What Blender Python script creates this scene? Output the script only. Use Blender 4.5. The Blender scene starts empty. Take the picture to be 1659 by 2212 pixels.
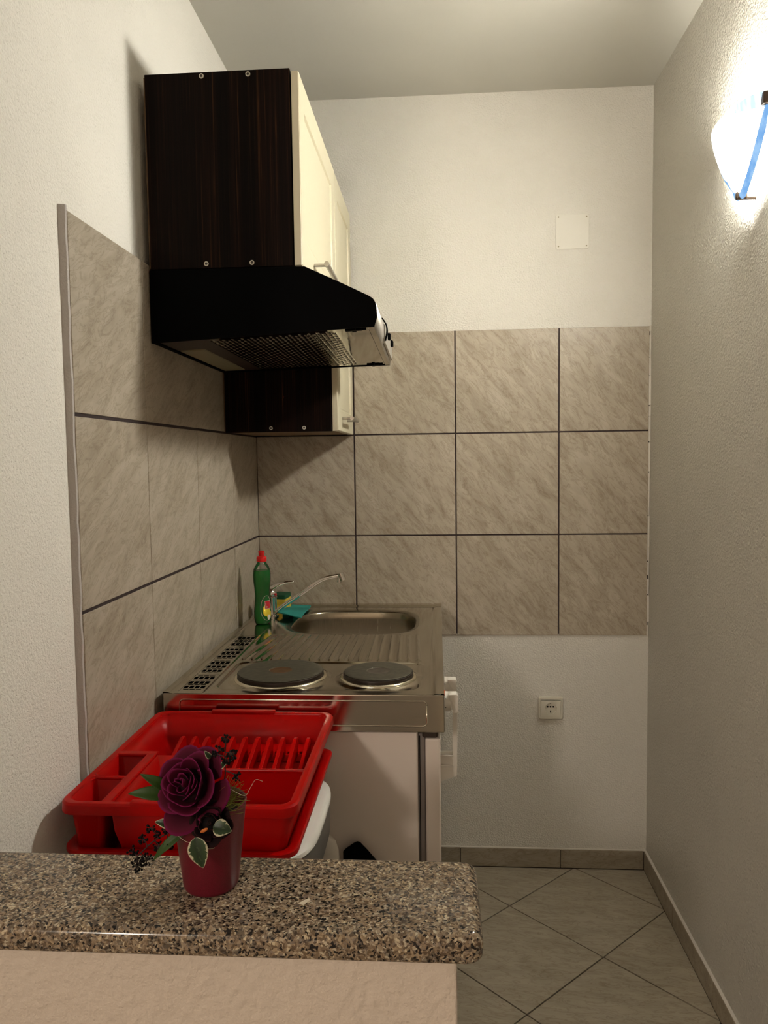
import bpy, bmesh, math, random
from mathutils import Vector, Matrix
random.seed(7)
PI = math.pi
S = bpy.context.scene
C = S.collection

# ------------------------------------------------------------------ camera, world, exposure, room lamp
def camera():
    yaw, pitch, roll, fpx = 0.06818, -0.06807, -0.01329, 1668.5
    f = Vector((-math.sin(yaw)*math.cos(pitch), math.cos(yaw)*math.cos(pitch), math.sin(pitch)))
    r = Vector((math.cos(yaw), math.sin(yaw), 0)); u = r.cross(f)
    c, s = math.cos(roll), math.sin(roll)
    r2 = c*r + s*u; u2 = -s*r + c*u
    cam = bpy.data.cameras.new('camera'); o = bpy.data.objects.new('camera', cam); C.objects.link(o)
    cam.sensor_fit = 'HORIZONTAL'; cam.sensor_width = 36.0; cam.lens = 36.0*fpx/1659
    cam.clip_start = 0.02
    m = Matrix.Identity(4)
    for i in range(3):
        m[i][0] = r2[i]; m[i][1] = u2[i]; m[i][2] = -f[i]
    m[0][3], m[1][3], m[2][3] = 0.60021, -2.56483, 1.39154
    o.matrix_world = m
    S.camera = o
camera()
w = bpy.data.worlds.new('night'); S.world = w; w.use_nodes = True
w.node_tree.nodes['Background'].inputs[0].default_value = (0.02, 0.02, 0.025, 1)
w.node_tree.nodes['Background'].inputs[1].default_value = 0.2
S.view_settings.view_transform = 'Standard'; S.view_settings.look = 'None'
S.view_settings.exposure = 0.04; S.view_settings.gamma = 1.0
S.view_settings.use_curve_mapping = False

ROOM_LAMP_W = 92.0        # ceiling lamp of the living room behind the camera
ROOM_LAMP_COL = (1.0, 0.87, 0.74)
ROOM_LAMP_POS = (-0.75, -4.5, 2.30)
SHADE_EMIT = 500.0        # glowing half-moon glass of the wall lamp
BULB_W = 0.35             # bulb behind that glass, shines up through its open top
LAMP_COL = (1.0, 0.965, 0.85)

# ------------------------------------------------------------------ dimensions
W, H, YB, XL = 1.2943, 2.556, 0.006, -0.013     # right wall, ceiling, plaster planes of back and left wall
PT, ZB, X0, YC = 0.336, 0.8015, 0.3286, -0.3122  # tile pitch, lower edge of the tiles, first joints
DZ = 0.9035                                      # worktop height

# ------------------------------------------------------------------ materials
MATS = {}
def new_mat(name):
    m = bpy.data.materials.new(name); m.use_nodes = True
    nt = m.node_tree; b = nt.nodes['Principled BSDF']
    return m, nt, b
def N(nt, t, **kw):
    n = nt.nodes.new(t)
    for k, v in kw.items():
        if k.startswith('i_'): n.inputs[k[2:].replace('_', ' ')].default_value = v
        else: setattr(n, k, v)
    return n
def plain(name, col, rough=0.5, metal=0.0, spec=0.5, coat=0.0):
    m, nt, b = new_mat(name)
    b.inputs['Base Color'].default_value = (*col, 1); b.inputs['Roughness'].default_value = rough
    b.inputs['Metallic'].default_value = metal; b.inputs['Specular IOR Level'].default_value = spec
    b.inputs['Coat Weight'].default_value = coat; b.inputs['Coat Roughness'].default_value = 0.08
    tc = N(nt, 'ShaderNodeTexCoord'); n = N(nt, 'ShaderNodeTexNoise', i_Scale=60.0, i_Detail=3.0)
    nt.links.new(tc.outputs['Object'], n.inputs['Vector'])
    mr = N(nt, 'ShaderNodeMapRange'); mr.inputs[3].default_value = max(0.02, rough-0.04); mr.inputs[4].default_value = rough+0.04
    nt.links.new(n.outputs['Fac'], mr.inputs[0]); nt.links.new(mr.outputs[0], b.inputs['Roughness'])
    MATS[name] = m; return m
def ramp(nt, stops, interp='LINEAR'):
    r = N(nt, 'ShaderNodeValToRGB'); r.color_ramp.interpolation = interp
    e = r.color_ramp.elements
    while len(e) < len(stops): e.new(0.5)
    for x, (p, c) in zip(e, stops): x.position = p; x.color = (*c, 1)
    return r
def bump(nt, b, height_out, strength, dist):
    n = N(nt, 'ShaderNodeBump'); n.inputs['Strength'].default_value = strength; n.inputs['Distance'].default_value = dist
    nt.links.new(height_out, n.inputs['Height']); nt.links.new(n.outputs['Normal'], b.inputs['Normal'])
def plaster(name, col, scale, strength, dist, pits=False):
    m, nt, b = new_mat(name)
    b.inputs['Roughness'].default_value = 0.75; b.inputs['Specular IOR Level'].default_value = 0.35
    tc = N(nt, 'ShaderNodeTexCoord')
    n1 = N(nt, 'ShaderNodeTexNoise', i_Scale=scale, i_Detail=4.0, i_Roughness=0.55)
    n2 = N(nt, 'ShaderNodeTexNoise', i_Scale=2.2, i_Detail=3.0)
    for n in (n1, n2): nt.links.new(tc.outputs['Object'], n.inputs['Vector'])
    r = ramp(nt, [(0.3, tuple(c*0.95 for c in col)), (0.7, tuple(min(1, c*1.03) for c in col))])
    nt.links.new(n2.outputs['Fac'], r.inputs[0]); nt.links.new(r.outputs[0], b.inputs['Base Color'])
    h = n1.outputs['Fac']
    if pits:
        v = N(nt, 'ShaderNodeTexNoise', i_Scale=scale*1.1, i_Detail=2.0)
        nt.links.new(tc.outputs['Object'], v.inputs['Vector'])
        rr = ramp(nt, [(0.30, (0, 0, 0)), (0.40, (1, 1, 1))])
        nt.links.new(v.outputs['Fac'], rr.inputs[0])
        mx = N(nt, 'ShaderNodeMath', operation='ADD'); nt.links.new(h, mx.inputs[0]); nt.links.new(rr.outputs[0], mx.inputs[1])
        h = mx.outputs[0]
    bump(nt, b, h, strength, dist)
    MATS[name] = m; return m
def tile_mat(name, c0, c1, c2, axis, tilt, rough, sc=1.0, bs=0.25):
    m, nt, b = new_mat(name)
    tc = N(nt, 'ShaderNodeTexCoord'); oi = N(nt, 'ShaderNodeObjectInfo')
    ad = N(nt, 'ShaderNodeVectorMath', operation='MULTIPLY_ADD')
    nt.links.new(oi.outputs['Random'], ad.inputs[0]); ad.inputs[1].default_value = (7, 13, 29)
    nt.links.new(tc.outputs['Object'], ad.inputs[2])
    mp = N(nt, 'ShaderNodeMapping'); rot = [0, 0, 0]; rot[axis] = tilt; mp.inputs['Rotation'].default_value = rot
    nt.links.new(ad.outputs[0], mp.inputs['Vector'])
    mp2 = N(nt, 'ShaderNodeMapping'); mp2.inputs['Scale'].default_value = (4.4*sc, 16*sc, 16*sc) if axis != 0 else (16*sc, 4.4*sc, 16*sc)
    nt.links.new(mp.outputs[0], mp2.inputs['Vector'])
    n1 = N(nt, 'ShaderNodeTexNoise', i_Scale=1.9, i_Detail=9.0, i_Roughness=0.62, i_Distortion=0.9)
    n2 = N(nt, 'ShaderNodeTexNoise', i_Scale=3.4, i_Detail=8.0, i_Roughness=0.6, i_Distortion=1.0)
    for n in (n1, n2): nt.links.new(mp2.outputs[0], n.inputs['Vector'])
    r = ramp(nt, [(0.30, c1), (0.48, c0), (0.66, c2)]); nt.links.new(n1.outputs['Fac'], r.inputs[0])
    ab = N(nt, 'ShaderNodeMath', operation='SUBTRACT'); nt.links.new(n2.outputs['Fac'], ab.inputs[0]); ab.inputs[1].default_value = 0.5
    ab2 = N(nt, 'ShaderNodeMath', operation='ABSOLUTE'); nt.links.new(ab.outputs[0], ab2.inputs[0])
    vr = ramp(nt, [(0.0, (0.70, 0.66, 0.60)), (0.035, (1, 1, 1))]); nt.links.new(ab2.outputs[0], vr.inputs[0])
    mx = N(nt, 'ShaderNodeMix', data_type='RGBA', blend_type='MULTIPLY'); mx.inputs[0].default_value = 0.75
    nt.links.new(r.outputs[0], mx.inputs[6]); nt.links.new(vr.outputs[0], mx.inputs[7])
    nt.links.new(mx.outputs[2], b.inputs['Base Color'])
    b.inputs['Roughness'].default_value = rough; b.inputs['Specular IOR Level'].default_value = 0.4
    bump(nt, b, n2.outputs['Fac'], bs, 0.003)
    MATS[name] = m; return m
def steel(name, col, rough, brush=(4, 160, 160), strength=0.04):
    m, nt, b = new_mat(name)
    b.inputs['Base Color'].default_value = (*col, 1); b.inputs['Metallic'].default_value = 1.0
    tc = N(nt, 'ShaderNodeTexCoord'); mp = N(nt, 'ShaderNodeMapping'); mp.inputs['Scale'].default_value = brush
    nt.links.new(tc.outputs['Object'], mp.inputs['Vector'])
    n = N(nt, 'ShaderNodeTexNoise', i_Scale=6.0, i_Detail=4.0); nt.links.new(mp.outputs[0], n.inputs['Vector'])
    mr = N(nt, 'ShaderNodeMapRange'); mr.inputs[3].default_value = rough*0.75; mr.inputs[4].default_value = rough*1.3
    nt.links.new(n.outputs['Fac'], mr.inputs[0]); nt.links.new(mr.outputs[0], b.inputs['Roughness'])
    bump(nt, b, n.outputs['Fac'], strength, 0.001)
    MATS[name] = m; return m

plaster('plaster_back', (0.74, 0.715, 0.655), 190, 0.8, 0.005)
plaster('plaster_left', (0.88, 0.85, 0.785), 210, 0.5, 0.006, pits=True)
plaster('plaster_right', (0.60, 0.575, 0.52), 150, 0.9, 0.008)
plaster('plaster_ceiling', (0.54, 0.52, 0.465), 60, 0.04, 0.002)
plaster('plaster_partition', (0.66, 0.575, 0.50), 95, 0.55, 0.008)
plaster('plaster_living', (0.80, 0.72, 0.64), 120, 0.2, 0.004)
plaster('caulk', (0.72, 0.68, 0.62), 300, 0.5, 0.003)
plaster('mortar', (0.53, 0.49, 0.47), 260, 0.5, 0.003)
T0, T1, T2 = (0.405, 0.350, 0.278), (0.315, 0.262, 0.200), (0.47, 0.415, 0.34)
tile_mat('tile_back', T0, T1, T2, 1, math.radians(-52), 0.38)
tile_mat('tile_left', T0, T1, T2, 0, math.radians(-28), 0.38)
tile_mat('tile_floor', (0.37, 0.325, 0.25), (0.32, 0.275, 0.205), (0.42, 0.37, 0.29), 2, math.radians(8), 0.42, 0.9, 0.10)
tile_mat('tile_skirting', (0.32, 0.275, 0.205), (0.26, 0.22, 0.165), (0.37, 0.32, 0.25), 1, 0.1, 0.45, 0.9, 0.1)
plaster('grout_dark', (0.035, 0.022, 0.022), 200, 0.2, 0.002)
steel('steel_deck', (0.52, 0.48, 0.40), 0.12, (4, 160, 160), 0.015)
steel('steel_bowl_shaded', (0.34, 0.30, 0.23), 0.24, (60, 60, 4), 0.02)  # worktop steel, darkened to carry the shading inside the bowl
steel('steel_apron', (0.56, 0.51, 0.43), 0.13, (3, 200, 160), 0.02)
steel('steel_bright', (0.80, 0.75, 0.62), 0.18)
steel('chrome', (0.80, 0.79, 0.77), 0.07, (20, 20, 20), 0.0)
steel('brushed_nickel', (0.62, 0.60, 0.56), 0.30, (60, 60, 60), 0.02)
steel('hood_metal', (0.50, 0.46, 0.38), 0.07, (20, 20, 20), 0.0)
plain('hood_front_metal', (0.50, 0.47, 0.42), 0.38, 0.6)
plain('black_plastic', (0.0022, 0.0022, 0.0025), 0.6, 0, 0.02)
plain('shade_black', (0.003, 0.003, 0.003), 0.9, 0, 0.0)  # matt black colour standing in for shade in gaps, slots and holes
plain('dark_brown_plastic', (0.035, 0.022, 0.015), 0.5)
plain('filter_white', (0.75, 0.72, 0.55), 0.9)
plain('cover_paint', (0.73, 0.705, 0.64), 0.6)
plain('cream_lacquer', (0.62, 0.57, 0.42), 0.42)
plain('white_enamel', (0.80, 0.72, 0.66), 0.38)
plain('white_plastic', (0.76, 0.72, 0.66), 0.35)
plain('ivory_plastic', (0.66, 0.63, 0.54), 0.4)
plain('grey_gasket', (0.22, 0.19, 0.175), 0.6)
plain('grey_plastic', (0.13, 0.125, 0.115), 0.45)
plain('lid_white', (0.80, 0.79, 0.74), 0.4)
plain('edge_brown', (0.16, 0.085, 0.030), 0.5)
plain('orange_lamp', (0.75, 0.10, 0.01), 0.2)
plain('brown_metal', (0.06, 0.038, 0.025), 0.4, 0.4)
plain('teal_cloth', (0.020, 0.30, 0.27), 0.85)
plain('sponge_yellow', (0.72, 0.52, 0.06), 0.95)
plain('scour_green', (0.006, 0.075, 0.028), 0.95)
plain('cap_red', (0.65, 0.004, 0.004), 0.3)
plain('label_yellow', (0.75, 0.60, 0.04), 0.4)
plain('label_red', (0.55, 0.02, 0.03), 0.4)
plain('label_white', (0.75, 0.75, 0.68), 0.4)
plain('lens_grey', (0.30, 0.27, 0.17), 0.5)
plain('pale_flake', (0.62, 0.56, 0.44), 0.7)
plain('soil_dark', (0.008, 0.006, 0.005), 0.9)
plain('berry_black', (0.002, 0.0012, 0.0016), 0.6, 0, 0.12)
plain('stem_brown', (0.010, 0.004, 0.003), 0.7)
plain('moss_green', (0.14, 0.15, 0.012), 0.8)
plain('moss_rust', (0.22, 0.07, 0.015), 0.8)
plain('leaf_green', (0.026, 0.060, 0.009), 0.5, 0, 0.3)
plain('petal_orange', (0.50, 0.13, 0.015), 0.6)

def rack_plastic():
    m, nt, b = new_mat('red_plastic')
    b.inputs['Base Color'].default_value = (0.40, 0.0010, 0.0006, 1); b.inputs['Roughness'].default_value = 0.34
    b.inputs['Specular IOR Level'].default_value = 0.16
    tc = N(nt, 'ShaderNodeTexCoord'); n = N(nt, 'ShaderNodeTexNoise', i_Scale=140.0, i_Detail=2.0)
    nt.links.new(tc.outputs['Object'], n.inputs['Vector']); bump(nt, b, n.outputs['Fac'], 0.03, 0.001)
    MATS['red_plastic'] = m
rack_plastic()
def wenge():
    m, nt, b = new_mat('wenge')
    tc = N(nt, 'ShaderNodeTexCoord'); mp = N(nt, 'ShaderNodeMapping'); mp.inputs['Scale'].default_value = (230, 230, 2.0)
    nt.links.new(tc.outputs['Object'], mp.inputs['Vector'])
    n = N(nt, 'ShaderNodeTexNoise', i_Scale=1.0, i_Detail=6.0, i_Roughness=0.65); nt.links.new(mp.outputs[0], n.inputs['Vector'])
    mp2 = N(nt, 'ShaderNodeMapping'); mp2.inputs['Scale'].default_value = (22, 22, 0.6)
    nt.links.new(tc.outputs['Object'], mp2.inputs['Vector'])
    n2 = N(nt, 'ShaderNodeTexNoise', i_Scale=1.0, i_Detail=3.0); nt.links.new(mp2.outputs[0], n2.inputs['Vector'])
    r = ramp(nt, [(0.42, (0.0035, 0.0014, 0.0010)), (0.58, (0.011, 0.0042, 0.0025)), (0.72, (0.080, 0.037, 0.014))])
    nt.links.new(n.outputs['Fac'], r.inputs[0])
    r2 = ramp(nt, [(0.38, (0.35, 0.33, 0.35)), (0.62, (1.3, 1.2, 1.05))]); nt.links.new(n2.outputs['Fac'], r2.inputs[0])
    mx = N(nt, 'ShaderNodeMix', data_type='RGBA', blend_type='MULTIPLY'); mx.inputs[0].default_value = 1.0
    nt.links.new(r.outputs[0], mx.inputs[6]); nt.links.new(r2.outputs[0], mx.inputs[7])
    nt.links.new(mx.outputs[2], b.inputs['Base Color'])
    b.inputs['Roughness'].default_value = 0.6; b.inputs['Specular IOR Level'].default_value = 0.08
    MATS['wenge'] = m
wenge()
def granite():
    m, nt, b = new_mat('granite')
    tc = N(nt, 'ShaderNodeTexCoord')
    dn = N(nt, 'ShaderNodeTexNoise', i_Scale=160.0, i_Detail=2.0); nt.links.new(tc.outputs['Object'], dn.inputs['Vector'])
    ma = N(nt, 'ShaderNodeVectorMath', operation='MULTIPLY_ADD'); ma.inputs[1].default_value = (0.006, 0.006, 0.006)
    nt.links.new(dn.outputs['Color'], ma.inputs[0]); nt.links.new(tc.outputs['Object'], ma.inputs[2])
    v = N(nt, 'ShaderNodeTexVoronoi', i_Scale=430.0); nt.links.new(ma.outputs[0], v.inputs['Vector'])
    sp = N(nt, 'ShaderNodeSeparateColor'); nt.links.new(v.outputs['Color'], sp.inputs[0])
    r = ramp(nt, [(0.0, (0.016, 0.014, 0.015)), (0.15, (0.13, 0.095, 0.065)), (0.36, (0.225, 0.17, 0.118)),
                  (0.58, (0.31, 0.245, 0.175)), (0.78, (0.215, 0.175, 0.145)), (0.88, (0.47, 0.41, 0.31))], 'CONSTANT')
    nt.links.new(sp.outputs[0], r.inputs[0])
    v2 = N(nt, 'ShaderNodeTexVoronoi', i_Scale=190.0); nt.links.new(ma.outputs[0], v2.inputs['Vector'])
    sp2 = N(nt, 'ShaderNodeSeparateColor'); nt.links.new(v2.outputs['Color'], sp2.inputs[0])
    r2 = ramp(nt, [(0.0, (0.40, 0.40, 0.42)), (0.16, (0.85, 0.80, 0.76)), (0.45, (1.0, 1.0, 1.0)), (0.75, (1.2, 1.15, 1.05))], 'CONSTANT')
    nt.links.new(sp2.outputs[1], r2.inputs[0])
    mx = N(nt, 'ShaderNodeMix', data_type='RGBA', blend_type='MULTIPLY'); mx.inputs[0].default_value = 0.85
    nt.links.new(r.outputs[0], mx.inputs[6]); nt.links.new(r2.outputs[0], mx.inputs[7])
    nt.links.new(mx.outputs[2], b.inputs['Base Color'])
    b.inputs['Roughness'].default_value = 0.13; b.inputs['Specular IOR Level'].default_value = 0.35
    MATS['granite'] = m
granite()
def iron(name, centre):
    m, nt, b = new_mat(name)
    tc = N(nt, 'ShaderNodeTexCoord'); n = N(nt, 'ShaderNodeTexNoise', i_Scale=90.0, i_Detail=5.0)
    nt.links.new(tc.outputs['Object'], n.inputs['Vector'])
    a = centre
    r = ramp(nt, [(0.35, tuple(c*0.75 for c in a)), (0.7, tuple(c*1.3 for c in a))]); nt.links.new(n.outputs['Fac'], r.inputs[0])
    nt.links.new(r.outputs[0], b.inputs['Base Color']); b.inputs['Roughness'].default_value = 0.42; b.inputs['Metallic'].default_value = 0.35
    bump(nt, b, n.outputs['Fac'], 0.06, 0.001); MATS[name] = m
iron('cast_iron', (0.078, 0.072, 0.052)); iron('iron_rust', (0.115, 0.055, 0.020)); iron('iron_worn', (0.085, 0.070, 0.055))
iron('iron_rim', (0.020, 0.011, 0.006))
def tinted(name, col, dif, dmix, gloss=0.05):
    m = bpy.data.materials.new(name); m.use_nodes = True; nt = m.node_tree; nt.nodes.clear()
    out = N(nt, 'ShaderNodeOutputMaterial'); tr = N(nt, 'ShaderNodeBsdfTransparent'); tr.inputs[0].default_value = (*col, 1)
    di = N(nt, 'ShaderNodeBsdfTranslucent'); di.inputs[0].default_value = (*dif, 1)
    d2 = N(nt, 'ShaderNodeBsdfDiffuse'); d2.inputs[0].default_value = (*dif, 1)
    md = N(nt, 'ShaderNodeMixShader'); md.inputs[0].default_value = 0.5; nt.links.new(di.outputs[0], md.inputs[1]); nt.links.new(d2.outputs[0], md.inputs[2])
    m1 = N(nt, 'ShaderNodeMixShader'); m1.inputs[0].default_value = dmix
    nt.links.new(tr.outputs[0], m1.inputs[1]); nt.links.new(md.outputs[0], m1.inputs[2])
    gl = N(nt, 'ShaderNodeBsdfGlossy'); gl.inputs['Roughness'].default_value = gloss
    fr = N(nt, 'ShaderNodeFresnel'); fr.inputs[0].default_value = 1.45
    m2 = N(nt, 'ShaderNodeMixShader'); nt.links.new(fr.outputs[0], m2.inputs[0])
    nt.links.new(m1.outputs[0], m2.inputs[1]); nt.links.new(gl.outputs[0], m2.inputs[2])
    nt.links.new(m2.outputs[0], out.inputs[0]); MATS[name] = m
tinted('green_soap', (0.02, 0.72, 0.16), (0.0, 0.62, 0.10), 0.45)
tinted('clear_plastic', (0.95, 0.95, 0.93), (0.8, 0.8, 0.8), 0.03)
def emit(name, col, strength, streak=None):
    m = bpy.data.materials.new(name); m.use_nodes = True; nt = m.node_tree; nt.nodes.clear()
    out = N(nt, 'ShaderNodeOutputMaterial'); e = N(nt, 'ShaderNodeEmission'); e.inputs[0].default_value = (*col, 1); e.inputs[1].default_value = strength
    nt.links.new(e.outputs[0], out.inputs[0])
    if streak:
        tc = N(nt, 'ShaderNodeTexCoord'); mp = N(nt, 'ShaderNodeMapping'); mp.inputs['Scale'].default_value = (60, 60, 5)
        nt.links.new(tc.outputs['Object'], mp.inputs['Vector'])
        n = N(nt, 'ShaderNodeTexNoise', i_Scale=1.0, i_Detail=3.0); nt.links.new(mp.outputs[0], n.inputs['Vector'])
        r = ramp(nt, [(0.42, col), (0.60, streak)]); nt.links.new(n.outputs['Fac'], r.inputs[0]); nt.links.new(r.outputs[0], e.inputs[0])
    MATS[name] = m
emit('glowing_glass', LAMP_COL, SHADE_EMIT)
def glow_falloff():      # opal glass: brightest in front of the bulb, fading to its edge
    nt = MATS['glowing_glass'].node_tree; e = [n for n in nt.nodes if n.type == 'EMISSION'][0]
    at = N(nt, 'ShaderNodeAttribute', attribute_name='shade'); m = N(nt, 'ShaderNodeMath', operation='MULTIPLY_ADD')
    nt.links.new(at.outputs['Fac'], m.inputs[0]); m.inputs[1].default_value = SHADE_EMIT; m.inputs[2].default_value = 8.0
    nt.links.new(m.outputs[0], e.inputs[1])
glow_falloff()
emit('glowing_blue_glass', (0.22, 0.47, 0.88), 0.95, (0.38, 0.64, 0.98))
emit('glowing_pale_glass', (0.62, 0.80, 0.95), 1.25, (1.0, 1.0, 0.98))
emit('room_lamp_glow', ROOM_LAMP_COL, 6.0)
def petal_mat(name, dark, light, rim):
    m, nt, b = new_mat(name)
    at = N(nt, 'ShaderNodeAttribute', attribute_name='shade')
    r = ramp(nt, [(0.0, dark), (0.72, light), (1.0, rim)]); nt.links.new(at.outputs['Fac'], r.inputs[0])  # shade between petals and highlights on their edges are in this colour ramp
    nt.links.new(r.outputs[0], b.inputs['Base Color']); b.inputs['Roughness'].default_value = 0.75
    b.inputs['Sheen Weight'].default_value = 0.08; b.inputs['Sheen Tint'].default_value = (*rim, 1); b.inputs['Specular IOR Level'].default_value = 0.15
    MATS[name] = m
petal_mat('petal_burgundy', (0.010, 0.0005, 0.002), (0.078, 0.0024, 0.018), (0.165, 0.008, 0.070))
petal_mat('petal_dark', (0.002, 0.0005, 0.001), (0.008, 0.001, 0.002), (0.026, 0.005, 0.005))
def varieg():
    m, nt, b = new_mat('leaf_variegated')
    at = N(nt, 'ShaderNodeAttribute', attribute_name='shade'); tc = N(nt, 'ShaderNodeTexCoord')
    n = N(nt, 'ShaderNodeTexNoise', i_Scale=260.0, i_Detail=2.0); nt.links.new(tc.outputs['Object'], n.inputs['Vector'])
    ma = N(nt, 'ShaderNodeMath', operation='MULTIPLY_ADD'); nt.links.new(n.outputs['Fac'], ma.inputs[0]); ma.inputs[1].default_value = 0.7
    nt.links.new(at.outputs['Fac'], ma.inputs[2])
    r = ramp(nt, [(0.0, (0.10, 0.16, 0.05)), (0.36, (0.006, 0.020, 0.007)), (0.92, (0.022, 0.052, 0.013)), (1.06/1.1, (0.50, 0.47, 0.33))])
    nt.links.new(ma.outputs[0], r.inputs[0]); nt.links.new(r.outputs[0], b.inputs['Base Color']); b.inputs['Roughness'].default_value = 0.45
    MATS['leaf_variegated'] = m
varieg()
def pot_mat():
    m, nt, b = new_mat('pot_glaze')
    tc = N(nt, 'ShaderNodeTexCoord'); n = N(nt, 'ShaderNodeTexNoise', i_Scale=900.0, i_Detail=2.0); nt.links.new(tc.outputs['Object'], n.inputs['Vector'])
    r = ramp(nt, [(0.35, (0.105, 0.002, 0.010)), (0.68, (0.150, 0.005, 0.020))]); nt.links.new(n.outputs['Fac'], r.inputs[0])
    nt.links.new(r.outputs[0], b.inputs['Base Color']); b.inputs['Roughness'].default_value = 0.4
    MATS['pot_glaze'] = m
pot_mat()

# ------------------------------------------------------------------ helpers
def thing(name, label, cat, loc, group=None):
    o = bpy.data.objects.new(name, None); C.objects.link(o); o.location = loc
    o.empty_display_size = 0.05
    o['label'] = label; o['category'] = cat
    if group: o['group'] = group
    return o
def origin_of(parent):
    v = Vector((0, 0, 0))
    while parent is not None: v = v + parent.location; parent = parent.parent
    return v
def link(name, bm, mat, parent=None, smooth=False, label=None, kind=None, mats=None, sharp=None):
    off = origin_of(parent)
    if off.length: bmesh.ops.translate(bm, verts=bm.verts, vec=-off)
    bmesh.ops.recalc_face_normals(bm, faces=bm.faces)
    me = bpy.data.meshes.new(name)
    if smooth:
        for f in bm.faces: f.smooth = True
    bm.to_mesh(me); bm.free()
    for k in ([mat] if mats is None else mats): me.materials.append(MATS[k])
    if smooth and sharp: me.set_sharp_from_angle(angle=math.radians(sharp))
    o = bpy.data.objects.new(name, me); C.objects.link(o); o.parent = parent
    if label: o['label'] = label
    if kind: o['kind'] = kind
    return o
def tag(o, label, cat, group=None):
    o['label'] = label; o['category'] = cat
    if group: o['group'] = group
    return o
def struct(name, bm, mat, **k): return link(name, bm, mat, None, kind='structure', **k)
def box(bm, x0, x1, y0, y1, z0, z1, bev=0.0, seg=1):
    vs = [bm.verts.new(p) for p in ((x0,y0,z0),(x1,y0,z0),(x1,y1,z0),(x0,y1,z0),(x0,y0,z1),(x1,y0,z1),(x1,y1,z1),(x0,y1,z1))]
    fs = [bm.faces.new([vs[i] for i in q]) for q in ((0,3,2,1),(4,5,6,7),(0,1,5,4),(1,2,6,5),(2,3,7,6),(3,0,4,7))]
    if bev:
        es = list({e for f in fs for e in f.edges})
        bmesh.ops.bevel(bm, geom=es, offset=bev, segments=seg, affect='EDGES', profile=0.5)
    return bm
def B(*a, **k): return box(bmesh.new(), *a, **k)
def prism(bm, loop0, loop1, caps=True):
    a = [bm.verts.new(p) for p in loop0]; b = [bm.verts.new(p) for p in loop1]; n = len(a)
    for i in range(n): bm.faces.new((a[i], a[(i+1) % n], b[(i+1) % n], b[i]))
    if caps: bm.faces.new(a[::-1]); bm.faces.new(b)
    return bm
def loft(bm, loops, cap0=True, cap1=True, closed=True):
    L = [[bm.verts.new(p) for p in l] for l in loops]; n = len(L[0])
    for a, b in zip(L, L[1:]):
        for i in range(n if closed else n-1):
            j = (i+1) % n; bm.faces.new((a[i], a[j], b[j], b[i]))
    if cap0: bm.faces.new(L[0][::-1])
    if cap1: bm.faces.new(L[-1])
    return bm
def lathe(bm, prof, c, n=32, sx=1.0, sy=1.0, cap0=True, cap1=True, rot=0.0):
    loops = []
    for r, z in prof:
        l = []
        for i in range(n):
            a = 2*PI*i/n; x, y = r*sx*math.cos(a), r*sy*math.sin(a)
            l.append((c[0]+x*math.cos(rot)-y*math.sin(rot), c[1]+x*math.sin(rot)+y*math.cos(rot), c[2]+z))
        loops.append(l)
    return loft(bm, loops, cap0, cap1)
def cyl(bm, p, q, r, n=16, r2=None):
    p, q = Vector(p), Vector(q); d = (q-p).normalized(); r2 = r if r2 is None else r2
    a = d.orthogonal().normalized(); b = d.cross(a)
    ring = lambda o, rr: [o + rr*(math.cos(2*PI*i/n)*a + math.sin(2*PI*i/n)*b) for i in range(n)]
    return loft(bm, [ring(p, r), ring(q, r2)])
def tube(bm, pts, rad, n=10, cap=True, flat=1.0):
    pts = [Vector(p) for p in pts]; loops = []; prev = None
    rad = rad if isinstance(rad, (list, tuple)) else [rad]*len(pts)
    for i, p in enumerate(pts):
        d = (pts[min(i+1, len(pts)-1)] - pts[max(i-1, 0)]).normalized()
        if prev is None: a = d.orthogonal().normalized()
        else: a = (prev - d*prev.dot(d)).normalized()
        prev = a; b = d.cross(a)
        loops.append([p + rad[i]*(math.cos(2*PI*k/n)*a + flat*math.sin(2*PI*k/n)*b) for k in range(n)])
    return loft(bm, loops, cap, cap)
def spline(pts, k=6):
    pts = [Vector(p) for p in pts]; P = [2*pts[0]-pts[1]] + pts + [2*pts[-1]-pts[-2]]; out = []
    for i in range(1, len(P)-2):
        for s in range(k):
            t = s/k; a, b, c, d = P[i-1], P[i], P[i+1], P[i+2]
            out.append(0.5*((2*b) + (c-a)*t + (2*a-5*b+4*c-d)*t*t + (3*b-a-3*c+d)*t**3))
    out.append(pts[-1]); return out
def rrect(cx, cy, hx, hy, r, k=6):
    out = []; r = max(1e-4, min(r, hx, hy))
    for q, (sx, sy) in enumerate(((1, 1), (-1, 1), (-1, -1), (1, -1))):
        for i in range(k+1):
            a = PI/2*q + PI/2*i/k
            out.append((cx+sx*(hx-r)+r*math.cos(a), cy+sy*(hy-r)+r*math.sin(a)))
    return out
def sell(cx, cy, a, b, n, k=48):
    out = []
    for i in range(k):
        t = 2*PI*i/k; c, s = math.cos(t), math.sin(t)
        out.append((cx+a*math.copysign(abs(c)**(2/n), c), cy+b*math.copysign(abs(s)**(2/n), s)))
    return out
def at_z(l, z): return [(x, y, z) for x, y in l]
def sst(a, b, x):
    t = min(1, max(0, (x-a)/(b-a))); return t*t*(3-2*t)

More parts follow.
